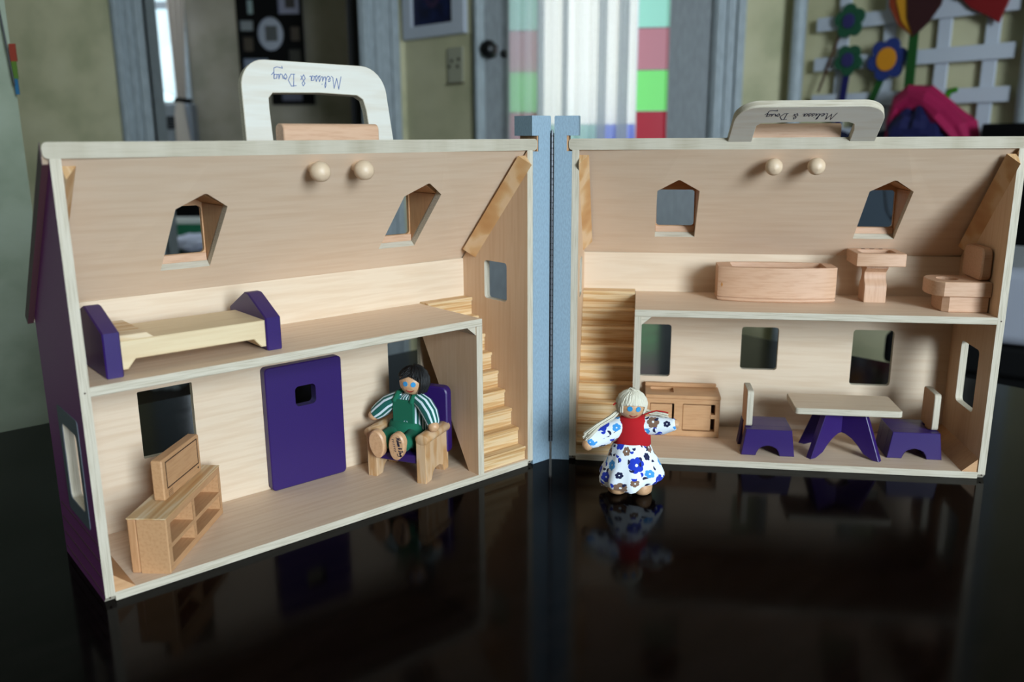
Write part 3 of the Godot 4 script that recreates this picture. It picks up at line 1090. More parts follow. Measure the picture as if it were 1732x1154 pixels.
	# glue strips along the roof and wall corners
	for outer in [false, true]:
		b = MB.new()
		var xw := s * (W - T) if outer else s * T
		var sg := -s if outer else s
		var p0 := Vector3(xw, TOP - 0.0006, 0.0) - Vector3(0, 0.001, 0)
		var ends := []
		var slope_dir := Vector3(0, -(TOP - EAVE), -D).normalized()
		for L in [0.0035, 0.115]:
			var base: Vector3 = p0 + slope_dir * L
			ends.append([base, base + Vector3(sg * 0.0078, 0, 0), base - nrm * 0.0105])
		b.tri(M.pine_s, ends[0][0], ends[0][1], ends[0][2], -slope_dir)
		b.tri(M.pine_s, ends[1][0], ends[1][1], ends[1][2], slope_dir)
		var cen: Vector3 = (ends[0][0] + ends[0][1] + ends[0][2] + ends[1][0] + ends[1][1] + ends[1][2]) / 6.0
		for i in 3:
			var j := (i + 1) % 3
			b.quad(M.pine_s, ends[0][i], ends[0][j], ends[1][j], ends[1][i], (ends[0][i] + ends[1][j]) * 0.5 - cen)
		put("corner_strip", b, h, f)
	# triangular glue blocks: under the upper floor and in the outer floor corner
	b = MB.new()
	exz(b, M.edge_x, [V(s * (PX + T), SH - T), V(s * (PX + T + 0.0085), SH - T), V(s * (PX + T), SH - T - 0.0072)], -D + 0.0005, D - 0.0015)
	put("corner_block", b, h, f)
	b = MB.new()
	exz(b, M.oak_x, [V(s * (W - T), T), V(s * (W - T - 0.0125), T), V(s * (W - T), T + 0.0115)], -D + 0.0005, D - 0.0015)
	put("corner_block", b, h, f)
	# peg knobs under the ridge
	var kn: Array = [[-0.1925, 0.2613, -0.0081], [-0.1591, 0.2614, -0.0079]] if left else [[0.161, 0.2589, -0.0107], [0.1935, 0.2593, -0.0103]]
	for q in kn:
		b = MB.new()
		b.lathe(M.knob, [V(0.0, -0.002), V(0.0038, -0.002), V(0.0038, 0.0052), V(0.0052, 0.0062), V(0.0066, 0.0088), V(0.0069, 0.0115), V(0.0058, 0.0152), V(0.0034, 0.0176), V(0, 0.0182)], 22)
		var up := Vector3(0, -0.25, 0.97).normalized()
		var e1 := Vector3.RIGHT
		put("peg_knob", b, h, f * Transform3D(Basis(e1, up, e1.cross(up)), Vector3(q[0], q[1], q[2])))
	# chimney post with the notch for the roof board
	b = MB.new()
	var cx0 := 0.0001
	if left:
		exz(b, M.post, [V(cx0, 0.0), V(0.0198, 0.0), V(0.0198, 0.2963), V(0.0190, 0.2972), V(-0.0008, 0.2972), V(-0.0008, 0.2815), V(0.0062, 0.2815), V(0.0062, 0.2690), V(cx0, 0.2690)], -0.0218, 0.0218)
	else:
		exz(b, M.post, [V(-cx0, 0.0), V(-0.0155, 0.0), V(-0.0146, 0.2963), V(-0.0140, 0.2972), V(0.0051, 0.2972), V(0.0051, 0.2815), V(-0.0045, 0.2815), V(-0.0045, 0.2690), V(-cx0, 0.2690)], -0.0218, 0.0218)
	put("chimney_post", b, h, f)
	b = MB.new()
	if left:
		b.box(M.oak_y, Vector3(0.0050, 0.2691, -0.0215), Vector3(0.0062, 0.2815, -0.0008))
	else:
		b.box(M.oak_y, Vector3(-0.0045, 0.2691, -0.0215), Vector3(-0.0030, 0.2815, -0.0008))
	put("raw_notch", b, h, f)
	# nail heads at the corners of the front edges
	for q in [[s * (W - T * 0.5), SH - T * 0.5], [s * (W - T * 0.45), T * 0.6], [s * T * 0.6, T * 0.6]]:
		b = MB.new()
		exz(b, M.burn, ring(q[0], q[1], 0.0006, 0.0006, 8), -0.001, 0.0011)
		put("nail_head", b, h, f)
	# carrying handle and the bar it swings on
	b = MB.new()
	var bx: Array = [-0.2140, -0.1420] if left else [0.1395, 0.2110]
	exx(b, M.beech_x, rrect(-0.0150, 0.268, -0.003, 0.2898, 0.004), bx[0], bx[1] - bx[0], 0.0006)
	put("handle_bar", b, h, f)
	b = MB.new()
	var o := []
	for c in [[0.0365, 0.0475, 0.0185, 0.0], [-0.0365, 0.0475, 0.0185, PI / 2]]:
		for k in 9:
			var t: float = c[3] + PI / 2 * k / 8
			o.append(V(c[0] + 0.0183 * cos(t), c[1] + 0.0195 * sin(t)))
	o.append_array([V(-0.0562, 0.012), V(-0.0560, 0.0), V(-0.0376, 0.0), V(-0.0372, 0.035), V(-0.0368, 0.042), V(-0.0335, 0.0455)])
	o.append_array([V(0.0, 0.0468), V(0.0300, 0.0462), V(0.0345, 0.0435), V(0.0362, 0.036), V(0.0376, 0.0), V(0.0560, 0.0), V(0.0562, 0.012)])
	exz(b, M.edge_x, o, -0.006, 0.006, 0.0004, [], M.handle)
	var hx := Transform3D(Basis(Vector3.RIGHT, -0.17) * Basis(Vector3(0, 0, 1), -0.01), Vector3(-0.1772, 0.2645, -0.0150))
	if not left:
		hx = Transform3D(Basis(Vector3.RIGHT, deg_to_rad(58.0)), Vector3(0.1800, 0.2655, -0.0165))
	var hd := put("carrying_handle", b, h, f * hx)
	b = MB.new()
	var at := Transform3D(Basis(Vector3(-1, 0, 0), Vector3(0, -1, 0), Vector3(0, 0, 1)), Vector3(0.0190, 0.0585, 0.0))
	script_text(b, M.ink_pale if left else M.ink, "Melissa & Doug", 0.051, 0.0005, at, 1.15)
	put("lettering", b, hd)
	if left:
		# purple front door with its little window
		b = MB.new()
		exz(b, M.purple, rrect(-0.2058, T + 0.0002, -0.1393, 0.1075, 0.0035), -D + 0.0002, 0.0079, 0.0007, [rrect(-0.1815, 0.072, -0.1635, 0.0885, 0.0035)])
		put("front_door", b, h, f)


func dormer(h: Node3D, f: Transform3D, x0: float, x1: float, D: float, slope: float, zb: float, zs: float, za: float) -> void:
	var d := Node3D.new()
	d.name = numbered(h, "dormer")
	h.add_child(d, true)
	d.transform = f
	var zw := zb - 0.0052                # the upright front, just outside the hole
	var yb := TOP + zw * slope + 0.0105
	var ys := TOP + zs * slope
	var ya := TOP + za * slope
	var xm := (x0 + x1) * 0.5
	var b := MB.new()
	exz(b, M.oak_x, [V(x0 - 0.003, yb - 0.003), V(x1 + 0.003, yb - 0.003), V(x1 + 0.003, ys), V(xm, ya + 0.002), V(x0 - 0.003, ys)], zw - 0.003, 0.003, 0.0, [rrect(x0 + 0.0008, yb + 0.0048, x1 - 0.0008, ys - 0.0015, 0.003)])
	put("dormer_front", b, d)
	# sill block below the window
	b = MB.new()
	b.box(M.beech_x, Vector3(x0 + 0.0003, yb - 0.001, zw), Vector3(x1 - 0.0003, yb + 0.0045, zw + 0.0016), 0.0003)
	put("sill", b, d)
	var lift := 0.0058 * sqrt(1.0 + slope * slope)    # outer face of the roof board above its underside
	for e in [[x0, -1.0], [x1, 1.0]]:
		b = MB.new()
		b.slab4(M.oak_y, [Vector3(e[0], yb - 0.004, zw), Vector3(e[0], ys, (ys - TOP - lift) / slope), Vector3(e[0], ys, zw)], Vector3(e[1] * 0.003, 0, 0))
		put("cheek", b, d)
		b = MB.new()
		var z_s := (ys - TOP - lift) / slope
		var z_a := (ya - TOP - lift) / slope
		b.slab4(M.oak_y, [Vector3(e[0] + e[1] * 0.003, ys - 0.001, zw - 0.004), Vector3(e[0] + e[1] * 0.003, ys - 0.001, z_s), Vector3(xm, ya, z_a), Vector3(xm, ya, zw - 0.004)], Vector3(e[1] * 0.001, 0.003, 0))
		put("dormer_roof", b, d)


# ---------------------------------------------------------------- toys in the left half
func furniture_left() -> void:
	var SH := 0.1387 + 0.0001
	# bed
	var o := thing("toy_bed", "wooden toy bed with purple gabled ends on the upper floor", "bed", fl * Transform3D(Basis(), Vector3(-0.278, SH, -0.045)))
	var b := MB.new()
	exx(b, M.purple, [V(-0.0365, 0), V(0.0342, 0), V(0.0342, 0.0280), V(0.0010, 0.0400), V(-0.0032, 0.0400), V(-0.0365, 0.0280)], -0.0577, 0.0102, 0.0008)
	put("headboard", b, o)
	b = MB.new()
	exx(b, M.purple, [V(-0.0290, 0), V(0.0310, 0), V(0.0310, 0.0228), V(0.0045, 0.0365), V(-0.0020, 0.0365), V(-0.0290, 0.0228)], 0.0470, 0.0110, 0.0008)
	put("footboard", b, o)
	b = MB.new()
	exz(b, M.bed, [V(-0.0475, 0.003), V(-0.0435, 0.003), V(-0.0385, 0.0090), V(0.0385, 0.0090), V(0.0435, 0.003), V(0.0470, 0.003), V(0.0470, 0.0212), V(-0.0475, 0.0212)], -0.0200, 0.0500, 0.0006)
	put("mattress", b, o)
	b = MB.new()
	exz(b, M.pine_pale, [V(-0.0475, 0.0212), V(-0.0262, 0.0212), V(-0.0305, 0.0247), V(-0.0475, 0.0247)], -0.0195, 0.0490, 0.0004)
	put("pillow", b, o)
	# television stand with four cubbies
	var ts := fl * Transform3D(Basis(Vector3.UP, deg_to_rad(47.4)), Vector3(-0.291, T + 0.0001, -0.0445))
	o = thing("toy_tv_stand", "small wooden cabinet with four open cubbies on the lower floor", "cabinet", ts)
	b = MB.new()
	exz(b, M.oak_x, [V(-0.0475, 0.0), V(0.0445, 0.0), V(0.0445, 0.0375), V(-0.0475, 0.0375)], -0.0070, 0.0200, 0.0006, [rrect(-0.0425, 0.0055, -0.0070, 0.0160, 0.0003, 1), rrect(-0.0425, 0.0190, -0.0070, 0.0330, 0.0003, 1), rrect(-0.0035, 0.0055, 0.0400, 0.0160, 0.0003, 1), rrect(-0.0035, 0.0190, 0.0400, 0.0330, 0.0003, 1)])
	put("carcass", b, o)
	b = MB.new()
	b.box(M.oak_y, Vector3(-0.0475, 0.0, -0.0128), Vector3(0.0445, 0.0375, -0.0071), 0.001)
	put("back_board", b, o)
	b = MB.new()
	b.box(M.pine_pale, Vector3(-0.0478, 0.0376, -0.0130), Vector3(0.0448, 0.0385, 0.0132), 0.0004)
	put("top_board", b, o)
	# television
	o = thing("toy_television", "flat wooden television with an engraved screen standing on the cabinet", "television", ts * Transform3D(Basis(Vector3.UP, deg_to_rad(-3.0)), Vector3(0.006, 0.0387, -0.001)))
	b = MB.new()
	exz(b, M.oak_x, rrect(-0.0275, 0.0, 0.0275, 0.0285, 0.0015), -0.004, 0.008, 0.0008)
	put("body", b, o)
	b = MB.new()
	var fz := Transform3D(Basis(), Vector3(0, 0, 0.004))
	b.stroke(M.burn, [V(-0.0225, 0.0075), V(0.0235, 0.0075), V(0.0235, 0.0258), V(-0.0225, 0.0258), V(-0.0225, 0.0075)], 0.0008, fz)
	put("screen_outline", b, o)
	b = MB.new()
	for i in 4:
		for j in 4:
			var p := V(-0.0215 + 0.0016 * i, 0.0015 + 0.0012 * j)
			b.stroke(M.burn, [p, p + V(0.0005, 0)], 0.0005, fz)
	put("speaker_grille", b, o)
	b = MB.new()
	exz(b, M.burn, ring(0.0225, 0.0045, 0.0008, 0.0008, 10), 0.004, 0.0002)
	put("power_button", b, o)
	# armchair
	var ac := fl * Transform3D(Basis(Vector3.UP, deg_to_rad(-62.9)), Vector3(-0.0993, T + 0.0001, -0.0461))
	o = thing("toy_armchair", "wooden toy armchair with purple seat and back beside the stairs", "armchair", ac)
	for s in [-1.0, 1.0]:
		b = MB.new()
		exx(b, M.chair_wood, [V(-0.0200, 0), V(-0.0130, 0), V(-0.0095, 0.0060), V(-0.0040, 0.0085), V(0.0035, 0.0085), V(0.0080, 0.0060), V(0.0110, 0), V(0.0200, 0), V(0.0200, 0.0370), V(-0.0200, 0.0370)], 0.0185 if s > 0 else -0.0275, 0.0090, 0.0006)
		b.xf = Transform3D(Basis(Vector3.RIGHT, PI / 2), Vector3(s * 0.0240, 0.0375, -0.0205))
		b.lathe(M.chair_wood, [V(0, 0), V(0.0045, 0), V(0.0052, 0.0008), V(0.0052, 0.0402), V(0.0045, 0.041), V(0, 0.041)], 20, 1.15, 0.9)
		put("arm", b, o)
	b = MB.new()
	b.box(M.purple, Vector3(-0.0184, 0.0152, -0.0165), Vector3(0.0184, 0.0225, 0.0182), 0.0015)
	put("seat", b, o)
	b = MB.new()
	exz(b, M.purple, rrect(-0.0140, 0.0120, 0.0285, 0.0715, 0.0055), -0.0262, 0.0090, 0.001)
	put("backrest", b, o)


# ---------------------------------------------------------------- toys in the right half
func furniture_right() -> void:
	var SH := 0.1378 + 0.0001
	var F := T + 0.0001
	# bath tub
	var o := thing("toy_bathtub", "wooden toy bathtub with bowed sides on the upper floor", "bathtub", fr * Transform3D(Basis(), Vector3(0.1775, SH, -0.0645)))
	var b := MB.new()
	var tub := []
	for q in [[-0.0505, 0.0120], [-0.0470, 0.0148], [-0.0340, 0.0182], [-0.0180, 0.0208], [0.0, 0.0218], [0.0180, 0.0208], [0.0340, 0.0182], [0.0470, 0.0148], [0.0505, 0.0120]]:
		tub.append(V(q[0], q[1]))
	for q in [[0.0505, -0.0140], [0.0340, -0.0185], [0.0, -0.0215], [-0.0340, -0.0185], [-0.0505, -0.0140]]:
		tub.append(V(q[0], q[1]))
	var bowl := rrect(-0.0385, -0.0145, 0.0415, 0.0135, 0.003, 2)
	exy(b, M.beech_x, tub, 0.0040, 0.0265, 0.0, [bowl])
	put("tub_wall", b, o)
	b = MB.new()
	exy(b, M.beech_x, tub, 0.0, 0.0039, 0.0012)
	exy(b, M.beech_x, bowl, 0.0039, 0.006)
	put("tub_base", b, o)
	b = MB.new()
	b.ball(mat(Color(0.75, 0.50, 0.22), 0.5), Vector3(-0.0462, 0.0145, 0.0142), Vector3(0.0016, 0.0042, 0.0008), 12)
	put("knot", b, o)
	# wash basin
	o = thing("toy_washbasin", "wooden toy pedestal washbasin beside the bathtub", "washbasin", fr * Transform3D(Basis(), Vector3(0.2620, SH, -0.0640)))
	b = MB.new()
	exy(b, M.beech_x, rrect(-0.0203, -0.0195, 0.0203, 0.0185, 0.0012, 2), 0.0330, 0.0110, 0.0005, [rrect(-0.0145, -0.0110, 0.0140, 0.0120, 0.004)])
	exy(b, M.beech_x, rrect(-0.0148, -0.0113, 0.0143, 0.0123, 0.004), 0.0332, 0.0045)
	put("basin", b, o)
	b = MB.new()
	exx(b, M.beech_y, [V(0.0080, 0), V(0.0080, 0.0125), V(0.0072, 0.0155), V(0.0045, 0.0185), V(0.0025, 0.0225), V(0.0030, 0.0260), V(0.0060, 0.0285), V(0.0085, 0.0300), V(0.0085, 0.0330), V(-0.0120, 0.0330), V(-0.0120, 0.0300), V(-0.0095, 0.0285), V(-0.0065, 0.0260), V(-0.0060, 0.0225), V(-0.0080, 0.0185), V(-0.0110, 0.0155), V(-0.0120, 0.0125), V(-0.0120, 0)], -0.0092, 0.0184, 0.0004)
	put("pedestal", b, o)
	b = MB.new()
	for q in [[-0.0075, 0.003], [0.0, 0.004], [0.0075, 0.003]]:
		b.box(M.burn, Vector3(q[0] - q[1] * 0.5, 0.0440, -0.0165), Vector3(q[0] + q[1] * 0.5, 0.0443, -0.0148))
	put("tap_marks", b, o)
	# toilet
	o = thing("toy_toilet", "wooden toy toilet in the right corner of the upper floor", "toilet", fr * Transform3D(Basis(), Vector3(0.3190, SH, -0.0370)))
	b = MB.new()
	var seat := [V(0.0223, 0.0210), V(-0.0140, 0.0210), V(-0.0195, 0.0165), V(-0.0225, 0.0070), V(-0.0230, -0.0010), V(-0.0215, -0.0100), V(-0.0175, -0.0165), V(-0.0125, -0.0195), V(0.0223, -0.0195)]
	exy(b, M.beech_x, seat, 0.0132, 0.0122, 0.0006, [ring(-0.0060, 0.0005, 0.0085, 0.0100)])
	exy(b, M.beech_x, ring(-0.0060, 0.0005, 0.0088, 0.0103), 0.0134, 0.0040)
	put("seat", b, o)
	b = MB.new()
	exy(b, M.beech_x, [V(0.0215, 0.0190), V(-0.0085, 0.0190), V(-0.0130, 0.0150), V(-0.0145, 0.0), V(-0.0120, -0.0140), V(-0.0085, -0.0170), V(0.0215, -0.0170)], 0.0, 0.0132, 0.0006)
	put("pedestal", b, o)
	b = MB.new()
	exx(b, M.beech_x, rrect(-0.0250, 0.0256, 0.0165, 0.0525, 0.0060), 0.0140, 0.0080, 0.0012)
	put("cistern", b, o)
	# kitchen unit
	o = thing("toy_kitchen_unit", "low wooden toy kitchen unit with two doors against the back wall", "cabinet", fr * Transform3D(Basis(), Vector3(0.1012, F, -0.0745)))
	b = MB.new()
	var op := [rrect(-0.0300, 0.0055, -0.0075, 0.0320, 0.0006, 1), rrect(0.0002, 0.0055, 0.0300, 0.0320, 0.0006, 1)]
	exz(b, M.oak_x, [V(-0.0342, 0.0), V(0.0342, 0.0), V(0.0342, 0.0365), V(-0.0342, 0.0365)], 0.0085, 0.0080, 0.0005, op)
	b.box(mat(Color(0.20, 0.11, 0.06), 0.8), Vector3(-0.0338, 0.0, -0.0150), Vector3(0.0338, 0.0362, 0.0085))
	put("carcass", b, o)
	for q in [[-0.0298, -0.0095], [0.0004, 0.0262]]:
		b = MB.new()
		b.box(M.oak_x, Vector3(q[0], 0.0062, 0.0088), Vector3(q[1], 0.0308, 0.0158), 0.0008)
		if q[0] > 0.0:
			b.box(M.oak_x, Vector3(0.0255, 0.0180, 0.0090), Vector3(0.0340, 0.0220, 0.0164), 0.0005)
		put("cupboard_door", b, o)
	b = MB.new()
	exy(b, M.oak_x, rrect(-0.0345, -0.0155, 0.0345, 0.0172, 0.0006, 1), 0.0366, 0.0034, 0.0005, [rrect(-0.0295, -0.0095, -0.0080, 0.0070, 0.001, 2)])
	exy(b, M.oak_x, rrect(-0.0297, -0.0097, -0.0078, 0.0072, 0.001, 2), 0.0366, 0.0012)
	put("worktop", b, o)
	b = MB.new()
	b.box(M.oak_x, Vector3(-0.0345, 0.0401, -0.0155), Vector3(0.0325, 0.0437, -0.0115), 0.0005)
	put("upstand", b, o)
	# two benches with upright wooden backs
	for e in [[0.1738, -0.0352, -1.0, "purple toy chair at the left end of the toy dining table"], [0.2985, -0.0435, 1.0, "purple toy chair at the right end of the toy dining table"]]:
		o = thing("toy_chair", e[3], "chair", fr * Transform3D(Basis(), Vector3(e[0], F, e[1])), "toy dining chairs")
		var s: float = e[2]
		b = MB.new()
		var arch := []
		for k in 9:
			arch.append(V(-0.0100 * cos(PI * k / 8), 0.0088 * sin(PI * k / 8) + 0.0005))
		var full := [V(-0.0228, 0)]
		full.append_array([V(-0.0105, 0)])
		full.append_array(arch)
		full.append_array([V(0.0105, 0), V(0.0228, 0), V(0.0195, 0.0240), V(-0.0195, 0.0240)])
		exz(b, M.purple, full, 0.0080, 0.0110, 0.0005)
		exz(b, M.purple, full, -0.0190, 0.0110, 0.0005)
		var short := []
		for p in full:
			short.append(V(clampf(p.x, -0.0125, 0.1) if s < 0 else clampf(p.x, -0.1, 0.0125), p.y))
		var clean := [short[0]]
		for p in short:
			if p.distance_to(clean[-1]) > 1e-5:
				clean.append(p)
		exz(b, M.purple, clean, -0.0081, 0.0162)
		put("seat", b, o)
		b = MB.new()
		exx(b, M.edge_y, rrect(-0.0165, 0.0243, 0.0125, 0.0570, 0.0030), s * 0.0165 - 0.0027, 0.0054, 0.0004, [], M.oak_y, M.oak_y)
		b.box(M.oak_y, Vector3(s * 0.0165 - 0.0027, 0.0085, -0.0072), Vector3(s * 0.0165 + 0.0027, 0.0250, 0.0072), 0.0024)
		put("backrest", b, o)
	# toy dining table
	o = thing("toy_dining_table", "small wooden table on crossed purple legs between the toy chairs", "table", fr * Transform3D(Basis(), Vector3(0.2380, F, -0.0355)))
	b = MB.new()
	exy(b, M.edge_x, rrect(-0.0445, -0.0220, 0.0440, 0.0238, 0.0035), 0.0408, 0.0056, 0.0006, [], M.birch_pale)
	put("tabletop", b, o)
	for k in 2:
		b = MB.new()
		var leg := [V(-0.0365, 0), V(-0.0310, 0)]
		for i in 9:
			var u := -1.0 + 0.25 * i
			leg.append(V(u * 0.0225, 0.0195 - 0.0155 * u * u))
		leg.append_array([V(0.0310, 0), V(0.0365, 0), V(0.0215, 0.0406), V(-0.0215, 0.0406)])
		exz(b, M.purple, leg, -0.0030, 0.0060, 0.0005)
		put("leg", b, o, Transform3D(Basis(Vector3.UP, deg_to_rad(35.0) * (1.0 if k == 0 else -1.0)), Vector3()))


# ---------------------------------------------------------------- the two dolls
func hair_strand(b: MB, m, pts: Array, r: float) -> void:
	var rad := []
	for i in pts.size():
		rad.append(r)
	b.tube(m, pts, rad, 5)


func dolls() -> void:
	# girl doll standing on the table
	var g := thing("girl_doll", "wooden doll with pale yarn hair, red vest and blue flowered skirt standing on the table", "doll", Transform3D(Basis(Vector3.UP, deg_to_rad(-6.0)), Vector3(0.0955, 0, 0.055)))
	var b := MB.new()
	for s in [[-0.0100, 0.0085], [0.0098, 0.0085]]:
		b = MB.new()
		b.lathe(M.skin, [V(0, 0.0), V(0.0062, 0.0002), V(0.0078, 0.0018), V(0.0083, 0.0050), V(0.0078, 0.0090), V(0.0060, 0.0125), V(0.0038, 0.0150), V(0.0036, 0.024), V(0, 0.024)], 20, 1.0, 1.3)
		put("foot", b, g, Transform3D(Basis(), Vector3(s[0], 0.0, s[1] - 0.003)))
	# skirt: gathered bell with a wavy hem
	b = MB.new()
	var seg := 48
	var prof := [[0.0130, 0.0415], [0.0152, 0.0385], [0.0176, 0.0330], [0.0205, 0.0260], [0.0235, 0.0195], [0.0254, 0.0145], [0.0252, 0.0115], [0.0240, 0.0098]]
	var pt := func(i: int, k: int) -> Vector3:
		var t := TAU * k / seg
		var q: Array = prof[i]
		var w := float(i) / (prof.size() - 1)
		var r: float = q[0] * (1.0 + 0.075 * w * sin(t * 9.0 + 0.6) + 0.04 * w * sin(t * 4.0))
		var dip := 0.0
		if i >= 4:
			dip = (0.0035 * sin(t * 1.0 - 0.2) + 0.0015 * sin(t * 5.0)) * (i - 3) / 4.0
		return Vector3(0.0006 + r * cos(t), q[1] - dip + (0.0025 * cos(t) if i >= 3 else 0.0), r * sin(t) * 0.86)
	for i in prof.size() - 1:
		for k in seg:
			var q := [[i, k], [i + 1, k], [i + 1, k + 1], [i, k + 1]]
			var P := []
			var N := []
			var U := []
			for e in q:
				var p: Vector3 = pt.call(e[0], e[1])
				var du: Vector3 = (pt.call(e[0], e[1] + 1) as Vector3) - (pt.call(e[0], e[1] - 1) as Vector3)
				var dv: Vector3 = (pt.call(mini(e[0] + 1, prof.size() - 1), e[1]) as Vector3) - (pt.call(maxi(e[0] - 1, 0), e[1]) as Vector3)
				var n := du.cross(dv).normalized()
				if n.dot(Vector3(p.x, 0.002, p.z)) < 0.0:
					n = -n
				P.append(p)
				N.append(n)
				U.append(V(float(e[1]) / seg * 0.128, p.y * 1.1))
			b.vtri(M.flower, [P[0], P[1], P[2]], [N[0], N[1], N[2]], [U[0], U[1], U[2]])
			b.vtri(M.flower, [P[0], P[2], P[3]], [N[0], N[2], N[3]], [U[0], U[2], U[3]])
	put("skirt", b, g)
	b = MB.new()
	b.lathe(M.red, [V(0, 0.0385), V(0.0140, 0.0385), V(0.0150, 0.0398), V(0.0146, 0.0450), V(0.0136, 0.0540), V(0.0122, 0.0600), V(0.0085, 0.0628), V(0, 0.0640)], 28, 1.0, 0.72, 0.09)
	put("vest", b, g, Transform3D(Basis(), Vector3(0.0012, 0, 0)))
	b = MB.new()
	b.tube(M.flower, [Vector3(-0.0085, 0.0540, 0), Vector3(-0.0170, 0.0490, 0.001), Vector3(-0.0255, 0.0445, 0.002), Vector3(-0.0315, 0.0415, 0.003)], [0.0078, 0.0088, 0.0082, 0.0062], 18)
	put("sleeve", b, g)
	b = MB.new()
	b.tube(M.flower, [Vector3(0.0085, 0.0545, 0), Vector3(0.0165, 0.0555, 0.001), Vector3(0.0250, 0.0558, 0.002), Vector3(0.0325, 0.0572, 0.003)], [0.0070, 0.0078, 0.0074, 0.0052], 18)
	put("sleeve", b, g)
	b = MB.new()
	b.ball(M.skin, Vector3(-0.0345, 0.0385, 0.004), Vector3(0.0045, 0.0050, 0.0045))
	put("hand", b, g)
	b = MB.new()
	b.ball(M.skin, Vector3(0.0345, 0.0577, 0.0035), Vector3(0.0034, 0.0040, 0.0040))
	put("hand", b, g)
	var hg := Transform3D(Basis.from_euler(Vector3(0.05, 0.17, -0.09)), Vector3(-0.0004, 0.0722, 0.001))
	head(g, hg, 0.0113, 0.0, -0.0055, M.eye)
	b = MB.new()
	b.xf = hg
	var rng := RandomNumberGenerator.new()
	rng.seed = 4
	for k in 84:
		# yarn from the crown down all round, leaving the face free
		var a := TAU * k / 84.0 + rng.randf() * 0.03
		var front := sin(a)
		var low := -0.55 if front < 0.25 else lerpf(0.0, 0.30, (front - 0.25) / 0.75)
		if absf(cos(a)) > 0.75:
			low = -0.35
		var pts := []
		for i in 7:
			var t: float = 1.45 - (1.45 - asin(low)) * i / 6.0
			var r := 0.0117 + rng.randf() * 0.0005 + (0.0004 if i < 5 else 0.0)
			pts.append(Vector3(cos(t) * cos(a), sin(t), cos(t) * sin(a)) * r)
		hair_strand(b, M.hair_pale, pts, 0.0007)
	b.ball(M.hair_pale, Vector3(0, 0.0008, -0.0012), Vector3(0.0115, 0.0116, 0.0112))
	for k in 4:
		hair_strand(b, M.hair_pale, [Vector3(-0.005 + 0.002 * k, 0.0110, 0.0), Vector3(-0.003 + 0.001 * k, 0.0145, 0.001), Vector3(0.000 + 0.001 * k, 0.0128, 0.003)], 0.0005)
	put("hair", b, g)
	for s in [-1.0, 1.0]:
		b = MB.new()
		for k in 22:
			var w := Vector3(rng.randf() - 0.5, rng.randf() - 0.5, rng.randf() - 0.5)
			var pts := []
			if s < 0:
				pts = [Vector3(-0.0105, 0.0660, 0.000) + w * 0.003, Vector3(-0.0165, 0.0620, 0.006) + w * 0.004, Vector3(-0.0265, 0.0565, 0.0095) + w * 0.004, Vector3(-0.0350, 0.0475, 0.0095) + w * 0.007]
			else:
				pts = [Vector3(0.0095, 0.0680, 0.000) + w * 0.003, Vector3(0.0160, 0.0660, 0.002) + w * 0.003, Vector3(0.0220, 0.0665, 0.004) + w * 0.003, Vector3(0.0265, 0.0655, 0.004) + w * 0.004]
			hair_strand(b, M.hair_pale, pts, 0.0006)
		put("pigtail", b, g)
		b = MB.new()
		if s < 0:
			hair_strand(b, M.yarn_red, [Vector3(-0.0105, 0.0735, 0.004), Vector3(-0.0135, 0.0742, 0.004), Vector3(-0.0145, 0.0728, 0.004)], 0.0007)
		else:
			hair_strand(b, M.yarn_red, [Vector3(0.0085, 0.0655, 0.007), Vector3(0.0135, 0.0680, 0.007), Vector3(0.0190, 0.0697, 0.007), Vector3(0.0245, 0.0690, 0.007), Vector3(0.0280, 0.0682, 0.007)], 0.0006)
		put("hair_tie", b, g)
	# boy doll seated in the armchair, in the chair's own frame
	var bo := thing("boy_doll", "wooden doll with black yarn hair and green overalls sitting in the armchair", "doll", fl * Transform3D(Basis(Vector3.UP, deg_to_rad(-62.9)), Vector3(-0.0993, T + 0.0001, -0.0461)))
	b = MB.new()
	b.lathe(M.stripe, [V(0, 0.0228), V(0.0145, 0.0235), V(0.0155, 0.0330), V(0.0145, 0.0470), V(0.0135, 0.0580), V(0.0105, 0.0655), V(0.0040, 0.0695), V(0, 0.0700)], 28, 1.0, 0.66, 0.09)
	put("shirt", b, bo, Transform3D(Basis(Vector3(0, 0, 1), -0.06), Vector3(-0.001, 0, -0.004)))
	b = MB.new()
	exz(b, M.green, rrect(-0.0095, 0.0400, 0.0105, 0.0640, 0.002), 0.0040, 0.0030, 0.0008)
	b.tube(M.green, [Vector3(-0.0075, 0.0630, 0.0062), Vector3(-0.0060, 0.0690, 0.0020), Vector3(-0.0055, 0.0690, -0.004)], [0.0022, 0.0022, 0.0022], 8)
	b.tube(M.green, [Vector3(0.0085, 0.0630, 0.0062), Vector3(0.0090, 0.0690, 0.0020), Vector3(0.0085, 0.0690, -0.004)], [0.0022, 0.0022, 0.0022], 8)
	b.lathe(M.green, [V(0, 0.0226), V(0.0160, 0.0228), V(0.0175, 0.0300), V(0.0168, 0.0380), V(0.0150, 0.0440), V(0.0120, 0.0455), V(0, 0.0460)], 28, 1.0, 0.70, 0.09)
	put("overalls", b, bo, Transform3D(Basis(), Vector3(-0.0012, 0, -0.0015)))
	for s in [[-0.0100, -0.0125], [0.0085, 0.0055]]:
		b = MB.new()
		b.tube(M.green, [Vector3(s[0] * 0.8, 0.0315, -0.002), Vector3(s[0], 0.0325, 0.009), Vector3(s[1] + 0.001, 0.0325, 0.0185)], [0.0086, 0.0088, 0.0075], 18)
		put("trouser_leg", b, bo)
